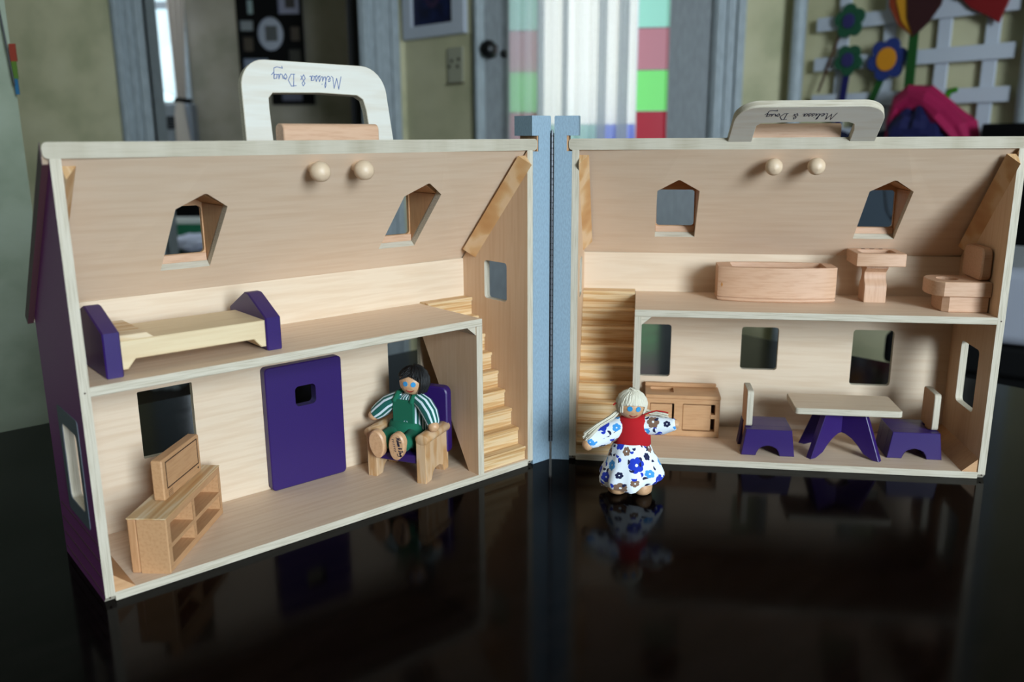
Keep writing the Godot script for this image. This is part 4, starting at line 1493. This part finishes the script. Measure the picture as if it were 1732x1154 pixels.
	for s in [[-0.0140, 0.0315, 0.06], [0.0045, 0.0318, -0.16]]:
		b = MB.new()
		# rounded block foot with a flat sole facing out
		var o := []
		for k in 24:
			var t := TAU * k / 24
			var rx := 0.0073 * (1.0 + 0.10 * sin(t))
			o.append(V(rx * cos(t), 0.0122 * sin(t)))
		exz(b, M.skin, o, 0.0, 0.0070, 0.0012)
		var ft := Transform3D(Basis(Vector3(0, 0, 1), s[2]) * Basis(Vector3.RIGHT, 0.08), Vector3(s[0], s[1], 0.0205))
		var foot := put("foot", b, bo, ft)
		if s[0] > 0:
			b = MB.new()
			var at := Transform3D(Basis(Vector3(0.30, -0.95, 0).normalized(), Vector3(0.95, 0.30, 0).normalized(), Vector3(0, 0, 1)), Vector3(-0.0006, 0.0086, 0.0070))
			script_text(b, M.ink, "Melissa & Doug", 0.0165, 0.0005, at, 1.7)
			at.origin = Vector3(-0.0042, 0.0062, 0.0070)
			for k in 6:
				var x := 0.0020 * k
				b.stroke(M.ink, [V(x, 0.0), V(x + 0.0004, 0.0014)], 0.0004, at)
				b.stroke(M.ink, [V(x, 0.0013), V(x + 0.001, 0.0014)], 0.0004, at)
			put("lettering", b, foot)
	b = MB.new()
	b.tube(M.stripe, [Vector3(-0.0085, 0.0635, -0.002), Vector3(-0.0165, 0.0590, 0.0), Vector3(-0.0240, 0.0525, 0.0), Vector3(-0.0285, 0.0490, 0.0)], [0.0060, 0.0072, 0.0072, 0.0062], 18)
	put("sleeve", b, bo)
	b = MB.new()
	b.tube(M.stripe, [Vector3(0.0110, 0.0640, -0.002), Vector3(0.0180, 0.0610, 0.001), Vector3(0.0240, 0.0550, 0.004), Vector3(0.0272, 0.0495, 0.006)], [0.0060, 0.0070, 0.0070, 0.0060], 18)
	put("sleeve", b, bo)
	b = MB.new()
	b.ball(M.skin, Vector3(-0.0315, 0.0462, 0.001), Vector3(0.0047, 0.0045, 0.0045))
	put("hand", b, bo)
	b = MB.new()
	b.ball(M.skin, Vector3(0.0293, 0.0462, 0.0085), Vector3(0.0047, 0.0045, 0.0047))
	put("hand", b, bo)
	var hb := Transform3D(Basis.from_euler(Vector3(0.0, 0.22, -0.06)), Vector3(0.0062, 0.0795, -0.001))
	head(bo, hb, 0.0112, 0.0005, -0.0052, M.eye)
	b = MB.new()
	b.xf = hb
	b.ball(M.hair_dark, Vector3(0.0014, 0.0018, -0.0040), Vector3(0.0112, 0.0108, 0.0100))
	for k in 170:
		var a := TAU * k / 170.0
		var front := sin(a)
		var low := -0.75 if front < 0.1 else lerpf(0.0, 0.55, (front - 0.1) / 0.9)
		if cos(a) > 0.80:
			low = -0.6
		if front > 0.1 and cos(a) < 0.75:
			low = maxf(low, 0.46)
		if cos(a) < -0.6:
			low = 0.35
		var pts := []
		var j := rng.randf() * 0.3
		for i in 6:
			var t: float = 1.5 - (1.5 - asin(clampf(low + j * 0.4, -0.95, 0.9))) * i / 5.0
			var r := 0.0119 + rng.randf() * 0.0012 + (0.0012 if cos(a) > 0.3 else 0.0)
			pts.append(Vector3(cos(t) * cos(a + 0.25 * i / 5.0), sin(t), cos(t) * sin(a + 0.25 * i / 5.0)) * r)
		hair_strand(b, M.hair_dark, pts, 0.0006)
	for k in 14:
		var x := -0.006 + 0.0012 * k
		hair_strand(b, M.hair_dark, [Vector3(0.006, 0.0105, 0.004), Vector3(x * 0.6 + 0.001, 0.0095, 0.0085), Vector3(x * 1.1 - 0.002, 0.0068 - 0.0006 * absf(k - 6), 0.0100)], 0.0006)
	put("hair", b, bo)


func head(doll: Node3D, f: Transform3D, r: float, x_off: float, mouth_y: float, eye_m) -> void:
	var b := MB.new()
	b.xf = f
	b.ball(M.skin, Vector3(), Vector3(r, r, r), 28)
	put("head", b, doll)
	for s in [-1.0, 1.0]:
		var d := Vector3(s * 0.31, 0.02, 1.0).normalized()
		var z := d
		var x := Vector3.UP.cross(z).normalized()
		var eb := MB.new()
		eb.xf = f * Transform3D(Basis(x, z.cross(x), z), d * (r - 0.00005))
		exz(eb, eye_m, ring(0, 0, 0.0021, 0.0021, 16), -0.0008, 0.0010)
		put("eye", eb, doll)
	b = MB.new()
	b.xf = f
	var pts := []
	for k in 7:
		var u := -1.0 + k / 3.0
		var p := Vector3(0.0032 * u + 0.0004, mouth_y - 0.0012 + 0.0014 * u * u, 0.0)
		p.z = sqrt(maxf(r * r - p.x * p.x - p.y * p.y, 0.0))
		pts.append(p)
	b.tube(M.lip, pts, [0.0002, 0.0004, 0.0006, 0.0007, 0.0006, 0.0004, 0.0002], 8)
	put("mouth", b, doll)


# ---------------------------------------------------------------- things on the walls and beyond the house
func background() -> void:
	var b := MB.new()
	# picture on the slanting wall
	var fb := frame_at(V(-0.399, -2.685), V(0.27, 0.257))
	var o := thing("picture_frame", "white framed blue picture on the wall between doorway and curtained door", "picture", fb * Transform3D(Basis(), Vector3(0.183, 0.637, 0.001)))
	b = MB.new()
	exz(b, M.white_paint, [V(-0.168, 0), V(0.168, 0), V(0.168, 0.42), V(-0.168, 0.42)], 0.0, 0.022, 0.004, [[V(-0.118, 0.043), V(0.105, 0.043), V(0.105, 0.377), V(-0.118, 0.377)]])
	put("frame", b, o)
	b = MB.new()
	b.box(mat(Color(0.05, 0.12, 0.32), 0.5, noise_tex(0.01, 3, [[0.0, Color(0.3, 0.3, 0.5)], [1.0, Color(1, 1, 1)]], 51), Vector3(4, 4, 4)), Vector3(-0.12, 0.04, 0.002), Vector3(0.107, 0.38, 0.008))
	var pic := put("print", b, o)
	b = MB.new()
	var heart := []
	for k in 28:
		var t := TAU * k / 28
		heart.append(V(-0.01 + 0.055 * cos(t), 0.19 + 0.09 * sin(t)))
	exz(b, mat(Color(0.22, 0.14, 0.26), 0.6), heart, 0.0081, 0.0006, 0.0, [ring(-0.01, 0.19, 0.04, 0.07, 20)])
	put("pale_ring", b, pic)
	# wall socket
	o = thing("wall_socket", "cream double wall socket under the blue picture", "socket", fb * Transform3D(Basis(), Vector3(0.285, 0.475, 0.001)))
	b = MB.new()
	b.box(mat(Color(0.68, 0.67, 0.58), 0.5), Vector3(-0.04, 0, 0), Vector3(0.04, 0.12, 0.008), 0.002)
	put("plate", b, o)
	b = MB.new()
	for q in [[-0.016, 0.074], [0.02, 0.078], [-0.03, 0.056], [0.014, 0.054]]:
		exz(b, M.black_plastic, ring(q[0], q[1], 0.006, 0.006, 10), 0.008, 0.001)
	put("holes", b, o)
	b = MB.new()
	b.box(mat(Color(0.45, 0.42, 0.33), 0.6), Vector3(-0.04, -0.006, 0.0), Vector3(0.04, 0.0, 0.014), 0.001)
	put("lower_lip", b, o)
	# black multi photo frame in the next room
	o = thing("collage_frame", "black collage photo frame with round and square openings in the next room", "picture frame", Transform3D(Basis(), Vector3(-1.225, 0.46, -3.915)))
	b = MB.new()
	var hl := [ring(0.0, 0.345, 0.068, 0.083, 20), [V(-0.155, 0.36), V(-0.085, 0.36), V(-0.085, 0.41), V(-0.155, 0.41)], [V(-0.145, 0.26), V(-0.09, 0.26), V(-0.09, 0.33), V(-0.145, 0.33)], [V(-0.15, 0.13), V(-0.02, 0.13), V(-0.02, 0.225), V(-0.15, 0.225)], [V(0.045, 0.4395), V(0.155, 0.4395), V(0.155, 0.63), V(0.045, 0.63)], [V(0.10, 0.31), V(0.15, 0.31), V(0.15, 0.38), V(0.10, 0.38)], [V(0.085, 0.2), V(0.15, 0.2), V(0.15, 0.27), V(0.085, 0.27)], [V(-0.112, 0.44), V(-0.08, 0.44), V(-0.08, 0.51), V(-0.112, 0.51)], [V(-0.15, 0.54), V(-0.06, 0.54), V(-0.06, 0.64), V(-0.15, 0.64)]]
	exz(b, M.black_plastic, [V(-0.168, 0.1), V(0.168, 0.1), V(0.168, 0.78), V(-0.168, 0.78)], 0.004, 0.022, 0.003, hl)
	put("frame", b, o)
	b = MB.new()
	b.box(M.black_plastic, Vector3(-0.165, 0.105, 0.0), Vector3(0.165, 0.775, 0.004))
	put("backing", b, o)
	var tones := [Color(0.62, 0.64, 0.70), Color(0.5, 0.52, 0.54), Color(0.24, 0.2, 0.16), Color(0.5, 0.54, 0.62), Color(0.5, 0.5, 0.58), Color(0.25, 0.2, 0.16), Color(0.16, 0.15, 0.12), Color(0.55, 0.62, 0.62), Color(0.2, 0.19, 0.14)]
	for k in hl.size():
		b = MB.new()
		exz(b, mat(tones[k], 0.5), hl[k], 0.0045, 0.004)
		var ph := put("photo", b, o)
		if k == 0 or k == 4:
			b = MB.new()
			if k == 0:
				b.box(mat(Color(0.28, 0.29, 0.3), 0.6), Vector3(-0.03, 0.31, 0.0086), Vector3(0.032, 0.385, 0.009))
			else:
				b.box(mat(Color(0.15, 0.12, 0.12), 0.6), Vector3(0.08, 0.47, 0.0086), Vector3(0.13, 0.57, 0.009))
			put("print", b, ph)
	o = thing("small_frame", "small black photo frame hanging under the collage frame", "picture frame", Transform3D(Basis(), Vector3(-1.13, 0.455, -3.915)))
	b = MB.new()
	exz(b, M.black_plastic, [V(-0.11, 0), V(0.11, 0), V(0.11, 0.085), V(-0.11, 0.085)], 0.002, 0.02, 0.002, [[V(-0.06, 0.02), V(0.05, 0.02), V(0.05, 0.07), V(-0.06, 0.07)]])
	put("frame", b, o)
	b = MB.new()
	b.box(mat(Color(0.33, 0.33, 0.40), 0.5), Vector3(-0.06, 0.02, 0.003), Vector3(0.05, 0.07, 0.006))
	put("photo", b, o)
	# sheer curtain tied back, air conditioner, in the next room
	var sheer := StandardMaterial3D.new()
	sheer.albedo_color = Color(0.75, 0.75, 0.78, 0.30)
	sheer.roughness = 0.9
	sheer.transparency = BaseMaterial3D.TRANSPARENCY_ALPHA
	sheer.backlight_enabled = true
	sheer.backlight = Color(0.35, 0.37, 0.4)
	sheer.cull_mode = BaseMaterial3D.CULL_DISABLED
	var folds := mat(Color(0.80, 0.76, 0.73), 0.9)
	o = thing("tied_curtain", "sheer grey curtain tied back at the window of the next room", "curtain", Transform3D(Basis(), Vector3(0, 0, 0.035)))
	for part in 2:
		b = MB.new()
		var n := 40
		var gp := func(i: int, j: int) -> Vector3:
			var u := float(i) / n
			var v := float(j) / 24.0
			var y := 0.48 + v * 1.02
			var close := clampf(v / 0.6, 0, 1)
			var lx := lerpf(-1.685, -2.3, clampf(v / 0.28, 0, 1)) if part == 0 else lerpf(-1.690, -1.700, close)
			var rx := lerpf(-1.665, -1.69, close) if part == 0 else lerpf(-1.640, -1.595, close)
			return Vector3(lerpf(lx, rx, u), y, -3.83 + 0.010 * sin(u * (44.0 if part == 0 else 20.0)) + 0.02 * part)
		for i in n:
			for j in 24:
				var p0: Vector3 = gp.call(i, j)
				var p1: Vector3 = gp.call(i + 1, j)
				var p2: Vector3 = gp.call(i + 1, j + 1)
				var p3: Vector3 = gp.call(i, j + 1)
				var nn := (p1 - p0).cross(p3 - p0).normalized()
				b.vtri(sheer if part == 0 else folds, [p0, p1, p2], [nn, nn, nn])
				b.vtri(sheer if part == 0 else folds, [p0, p2, p3], [nn, nn, nn])
		put("sheer_panel" if part == 0 else "drape", b, o)
	b = MB.new()
	b.tube(folds, [Vector3(-1.670, 0.47, -3.80), Vector3(-1.675, 0.40, -3.80), Vector3(-1.665, 0.18, -3.80)], [0.02, 0.03, 0.045], 12, 0.5)
	put("tail", b, o)
	b = MB.new()
	b.tube(M.black_plastic, [Vector3(-1.690, 0.475, -3.80), Vector3(-1.620, 0.47, -3.80)], [0.013, 0.013], 10)
	put("tie_band", b, o)
	o = thing("air_conditioner", "white window air conditioner with dark grille in the next room", "air conditioner", Transform3D(Basis(), Vector3(-1.865, 0.20, -3.915)))
	b = MB.new()
	b.box(mat(Color(0.55, 0.58, 0.62), 0.5), Vector3(-0.25, 0.0, 0.0), Vector3(0.225, 0.262, 0.09), 0.01)
	put("casing", b, o)
	b = MB.new()
	for k in 5:
		b.box(M.black_plastic, Vector3(-0.22, 0.135 + 0.013 * k, 0.088), Vector3(0.20, 0.145 + 0.013 * k, 0.097), 0.001)
	put("grille", b, o)
	b = MB.new()
	b.box(mat(Color(0.15, 0.16, 0.18), 0.5), Vector3(-0.22, 0.0, 0.088), Vector3(0.21, 0.06, 0.095), 0.002)
	put("lower_panel", b, o)
	# stuff piled under that window, seen through the toy dormer
	o = thing("bench", "black bench under the window of the next room", "bench", Transform3D(Basis(), Vector3(-1.58, FLOOR_Y, -3.42)))
	b = MB.new()
	b.box(M.black_plastic, Vector3(-0.3, 0.43, -0.14), Vector3(0.3, 0.47, 0.16), 0.004)
	put("seat_board", b, o)
	for x in [-0.28, 0.24]:
		b = MB.new()
		b.box(M.black_plastic, Vector3(x, 0.0, -0.12), Vector3(x + 0.04, 0.43, 0.14), 0.003)
		put("leg", b, o)
	b = MB.new()
	b.box(M.black_plastic, Vector3(-0.3, 0.615, -0.14), Vector3(0.3, 0.70, -0.10), 0.004)
	for x in [-0.29, 0.25]:
		b.box(M.black_plastic, Vector3(x, 0.47, -0.14), Vector3(x + 0.04, 0.62, -0.10), 0.002)
	put("backrest", b, o)
	b = MB.new()
	b.ball(mat(Color(0.80, 0.82, 0.92), 0.35), Vector3(-1.505, -0.200, -3.36), Vector3(0.100, 0.045, 0.055), 24, 0.35, 3)
	tag(put("plastic_bag", b), "crumpled pale plastic bag on the black bench", "bag")
	b = MB.new()
	b.box(mat(Color(0.06, 0.42, 0.30), 0.4), Vector3(-1.64, -0.25, -3.46), Vector3(-1.495, -0.115, -3.425), 0.008)
	o = thing("green_box", "green box with a white lid standing behind the plastic bag on the bench", "box")
	put("body", b, o)
	b = MB.new()
	b.box(mat(Color(0.85, 0.87, 0.86), 0.5), Vector3(-1.645, -0.115, -3.465), Vector3(-1.49, -0.084, -3.42), 0.006)
	put("lid", b, o)
	b = MB.new()
	b.ball(mat(Color(0.85, 0.08, 0.45), 0.4), Vector3(-1.625, -0.172, -3.35), Vector3(0.022, 0.018, 0.022))
	b.tube(mat(Color(0.6, 0.6, 0.64), 0.4), [Vector3(-1.627, -0.245, -3.35), Vector3(-1.625, -0.185, -3.35)], [0.012, 0.012], 10)
	tag(put("pink_rattle", b), "pink ball on a pale stick standing on the black bench", "toy")
	# string of coloured flags at the end of the near wall
	o = thing("hanging_flags", "strip of red, green and blue paper flags hanging beside the plaster wall end", "decoration")
	var nf := Vector3(-0.596, 0.0, -0.362)
	b = MB.new()
	hair_strand(b, M.black_metal, [nf + Vector3(-0.0065, 0.48, 0.006), nf + Vector3(-0.003, 0.42, 0.004), nf + Vector3(0.002, 0.345, 0.003)], 0.0012)
	put("string", b, o)
	var ys := [[0.392, 0.372, Color(0.50, 0.16, 0.08)], [0.372, 0.352, Color(0.28, 0.40, 0.10)], [0.352, 0.334, Color(0.10, 0.34, 0.48)]]
	for k in 3:
		b = MB.new()
		var wd: float = [0.0075, 0.0055, 0.004][k]
		b.box(mat(ys[k][2], 0.7), nf + Vector3(0.0005 * k, ys[k][1], -0.001), nf + Vector3(0.0005 * k + wd, ys[k][0], 0.001))
		put("flag", b, o)
	# white pipe
	var fe := frame_at(V(0.971, -2.252), V(0.425, 0.545))
	b = MB.new()
	b.lathe(M.trim, [V(0, FLOOR_Y), V(0.022, FLOOR_Y), V(0.022, 1.75), V(0, 1.75)], 18)
	b.lathe(M.trim, [V(0, FLOOR_Y), V(0.04, FLOOR_Y), V(0.036, FLOOR_Y + 0.012), V(0, FLOOR_Y + 0.014)], 18)
	tag(put("heating_pipe", b, null, Transform3D(Basis(), Vector3(0.928, 0, -2.19))), "white upright heating pipe left of the trellis", "pipe")
	# trellis: flat white slats, uprights behind rails
	o = thing("trellis", "white wooden lattice trellis on the cream wall at the right", "trellis", fe)
	for x in [0.0, 0.149, 0.303, 0.468, 0.601]:
		b = MB.new()
		b.box(M.white_paint, Vector3(x - 0.019, 0.02, 0.012), Vector3(x + 0.019, 1.05, 0.022), 0.002)
		if x > 0.1:
			put("slat", b, o)
	for y in [0.285, 0.390, 0.504, 0.626, 0.745, 0.86]:
		b = MB.new()
		b.box(M.white_paint, Vector3(0.06, y - 0.021, 0.023), Vector3(0.668, y + 0.021, 0.033), 0.002)
		put("rail", b, o)
	# foam flowers on the trellis
	var green := mat(Color(0.07, 0.31, 0.20), 0.7)
	var blue := mat(Color(0.11, 0.19, 0.46), 0.7)
	var violet := mat(Color(0.17, 0.15, 0.38), 0.7)
	var stem_g := mat(Color(0.04, 0.30, 0.06), 0.7)
	var stem_b := mat(Color(0.04, 0.04, 0.34), 0.7)
	var yellow := mat(Color(0.85, 0.55, 0.05), 0.7)
	foam_flower(fe, "green foam flower with violet centre, upper one on the trellis", V(0.185, 0.625), 0.052, 5, 0.4, green, violet, 0.020, [])
	foam_flower(fe, "green foam flower with violet centre on a dark blue stem", V(0.192, 0.510), 0.048, 5, 0.9, green, violet, 0.020, [V(0.186, 0.48), V(0.165, 0.28)], stem_b)
	foam_flower(fe, "blue foam flower with a yellow centre on the trellis", V(0.319, 0.503), 0.063, 6, 0.2, blue, yellow, 0.031, [V(0.305, 0.46), V(0.225, 0.26)], stem_g)
	o = thing("foam_tulip", "striped foam tulip in orange, yellow and dark red on a green stem", "flower", fe * Transform3D(Basis(), Vector3(0, 0, 0.066)))
	b = MB.new()
	exz(b, stem_g, [V(0.386, 0.25), V(0.416, 0.25), V(0.414, 0.58), V(0.390, 0.58)], -0.006, 0.008)
	put("stem", b, o)
	b = MB.new()
	exz(b, mat(Color(0.55, 0.20, 0.03), 0.7), [V(0.398, 0.560), V(0.352, 0.598), V(0.322, 0.650), V(0.315, 0.72), V(0.33, 0.78), V(0.42, 0.76)], 0.0, 0.006, 0.001)
	put("orange_petal", b, o)
	b = MB.new()
	exz(b, mat(Color(0.80, 0.55, 0.06), 0.7), [V(0.402, 0.560), V(0.365, 0.605), V(0.345, 0.66), V(0.346, 0.74), V(0.44, 0.74)], 0.006, 0.005, 0.001)
	put("yellow_petal", b, o)
	b = MB.new()
	exz(b, mat(Color(0.20, 0.015, 0.03), 0.7), [V(0.408, 0.558), V(0.386, 0.61), V(0.379, 0.67), V(0.385, 0.76), V(0.47, 0.78), V(0.492, 0.69), V(0.480, 0.635), V(0.450, 0.592), V(0.425, 0.570)], 0.011, 0.006, 0.001)
	put("dark_petal", b, o)
	o = thing("red_foam_petal", "red foam petal at the upper right of the trellis", "flower", fe * Transform3D(Basis(), Vector3(0, 0, 0.05)))
	b = MB.new()
	exz(b, mat(Color(0.50, 0.02, 0.04), 0.7), [V(0.625, 0.575), V(0.60, 0.592), V(0.545, 0.622), V(0.515, 0.652), V(0.50, 0.72), V(0.56, 0.80), V(0.68, 0.76), V(0.648, 0.64)], -0.01, 0.008, 0.002)
	put("petal", b, o)
	# crumpled tissue flower
	o = thing("tissue_flower", "large crumpled pink tissue flower with dark blue heart below the trellis", "flower", fe * Transform3D(Basis(), Vector3(-0.012, 0.0, 0.125)))
	b = MB.new()
	var pinkm := mat(Color(0.66, 0.05, 0.30), 0.8)
	var ns := FastNoiseLite.new()
	ns.seed = 8
	ns.frequency = 9.0
	var path := [V(0.395, 0.255), V(0.400, 0.315), V(0.418, 0.362), V(0.455, 0.388), V(0.505, 0.368), V(0.550, 0.336), V(0.588, 0.300), V(0.615, 0.258)]
	var rr := [0.012, 0.018, 0.028, 0.034, 0.042, 0.045, 0.044, 0.036]
	for i in path.size() - 1:
		for k in 18:
			var P := []
			for e in [[i, k], [i + 1, k], [i + 1, k + 1], [i, k + 1]]:
				var c: Vector2 = path[e[0]]
				var t: float = TAU * (e[1] % 18) / 18
				var out: Vector2 = (c - V(0.49, 0.26)).normalized()
				var r: float = rr[e[0]] * (1.0 + 0.6 * ns.get_noise_2d(e[0] * 0.35, (e[1] % 18) * 0.12))
				P.append(Vector3(c.x + out.x * cos(t) * r, c.y + out.y * cos(t) * r, sin(t) * r * 0.9 - 0.01))
			var mid := Vector3(path[i].x, path[i].y, -0.01)
			b.quad(pinkm, P[0], P[1], P[2], P[3], (P[0] + P[2]) * 0.5 - mid)
	put("tissue", b, o)
	b = MB.new()
	b.ball(mat(Color(0.04, 0.05, 0.28), 0.8), Vector3(0.485, 0.272, 0.0), Vector3(0.088, 0.085, 0.055), 26, 0.4, 12)
	put("heart", b, o)
	b = MB.new()
	b.tube(mat(Color(0.2, 0.5, 0.04), 0.7), [Vector3(0.538, 0.375, -0.03), Vector3(0.548, 0.400, -0.03), Vector3(0.566, 0.404, -0.03)], [0.009, 0.009, 0.007], 8)
	put("leaf", b, o)
	# scalloped blue border at the foot of the trellis
	b = MB.new()
	var sc := [V(0.45, 0.245), V(0.45, 0.27)]
	for k in 33:
		var x := 0.45 - 0.3 * k / 32.0
		sc.append(V(x, 0.283 + 0.014 * absf(sin((x - 0.15) * PI / 0.075))))
	sc.append(V(0.15, 0.245))
	exz(b, mat(Color(0.04, 0.08, 0.22), 0.7), sc, 0.052, 0.006)
	tag(put("scalloped_border", b, null, fe), "dark blue scalloped border at the foot of the trellis", "border")
	# twig beside the green flowers
	b = MB.new()
	hair_strand(b, mat(Color(0.32, 0.2, 0.14), 0.8), [Vector3(0.150, 0.595, 0.04), Vector3(0.125, 0.52, 0.04), Vector3(0.088, 0.42, 0.04)], 0.004)
	tag(put("twig", b, null, fe), "thin brown twig beside the green foam flowers", "twig")
	# grey board low on the trellis wall, with a dark cord
	o = thing("grey_board", "flat blue grey board hanging on the wall below the trellis", "board", fe)
	b = MB.new()
	b.box(mat(Color(0.33, 0.38, 0.43), 0.7), Vector3(0.16, -0.20, 0.046), Vector3(0.80, 0.24, 0.062), 0.003)
	put("panel", b, o)
	b = MB.new()
	hair_strand(b, M.dark_door, [Vector3(0.34, 0.20, 0.064), Vector3(0.37, 0.06, 0.064), Vector3(0.39, 0.03, 0.064), Vector3(0.42, 0.08, 0.064), Vector3(0.43, 0.11, 0.064), Vector3(0.45, 0.02, 0.064), Vector3(0.47, -0.10, 0.064)], 0.002)
	put("cord", b, o)
	# white column on a black pedestal
	o = thing("white_column", "white round post on a black pedestal at the right edge", "post", fe * Transform3D(Basis(), Vector3(0.728, 0, 0.03)))
	b = MB.new()
	b.lathe(M.trim, [V(0, 0.312), V(0.038, 0.312), V(0.038, 1.74), V(0, 1.74)], 24)
	put("post", b, o)
	b = MB.new()
	b.box(M.black_plastic, Vector3(-0.06, FLOOR_Y, -0.02), Vector3(0.10, 0.31, 0.14), 0.004)
	put("pedestal", b, o)
	# white box on a black stool, just beyond the table
	var a := Vector2(0.622, -0.66)
	var c := Vector2(0.83, -0.52)
	var fw := frame_at(a, c - a)
	o = thing("black_stool", "black stool behind the right side of the toy house", "stool", fw)
	b = MB.new()
	b.box(M.black_plastic, Vector3(-0.01, -0.09, -0.34), Vector3(0.47, -0.038, -0.01), 0.01)
	put("seat", b, o)
	for q in [[0.0, -0.05], [0.42, -0.05], [0.0, -0.33], [0.42, -0.33]]:
		b = MB.new()
		b.box(M.black_plastic, Vector3(q[0], FLOOR_Y, q[1]), Vector3(q[0] + 0.035, -0.09, q[1] + 0.035), 0.003)
		put("leg", b, o)
	b = MB.new()
	b.box(M.black_plastic, Vector3(0.0, -0.55, -0.3), Vector3(0.45, -0.09, -0.03), 0.004)
	put("drawer_box", b, o)
	b = MB.new()
	b.box(mat(Color(0.56, 0.57, 0.61), 0.6), Vector3(0.0, -0.037, -0.33), Vector3(0.46, 0.085, 0.0), 0.02)
	tag(put("storage_box", b, null, fw), "white plastic box with rounded edges on the black stool", "box")


func foam_flower(fe: Transform3D, label: String, c: Vector2, r: float, n: int, off: float, m, mc, rc: float, stem: Array, ms = null) -> void:
	var o := thing("foam_flower", label, "flower", fe * Transform3D(Basis(), Vector3(0, 0, 0.045)), "foam flowers on the trellis")
	var b := MB.new()
	if stem.size():
		var d: Vector2 = (stem[1] - stem[0]).normalized()
		var w := Vector2(-d.y, d.x) * 0.010
		exz(b, ms, [stem[0] + w, stem[0] - w, stem[1] - w, stem[1] + w], -0.006, 0.006)
		put("stem", b, o)
	b = MB.new()
	var p := []
	for k in 60:
		var t := TAU * k / 60
		var q := r * (0.72 + 0.28 * pow(absf(cos((t - off) * n * 0.5)), 0.7))
		p.append(c + Vector2.from_angle(t) * q)
	exz(b, m, p, 0.0, 0.008, 0.001)
	put("petals", b, o)
	b = MB.new()
	exz(b, mc, ring(c.x, c.y, rc, rc * 1.1), 0.008, 0.005, 0.001)
	put("centre", b, o)
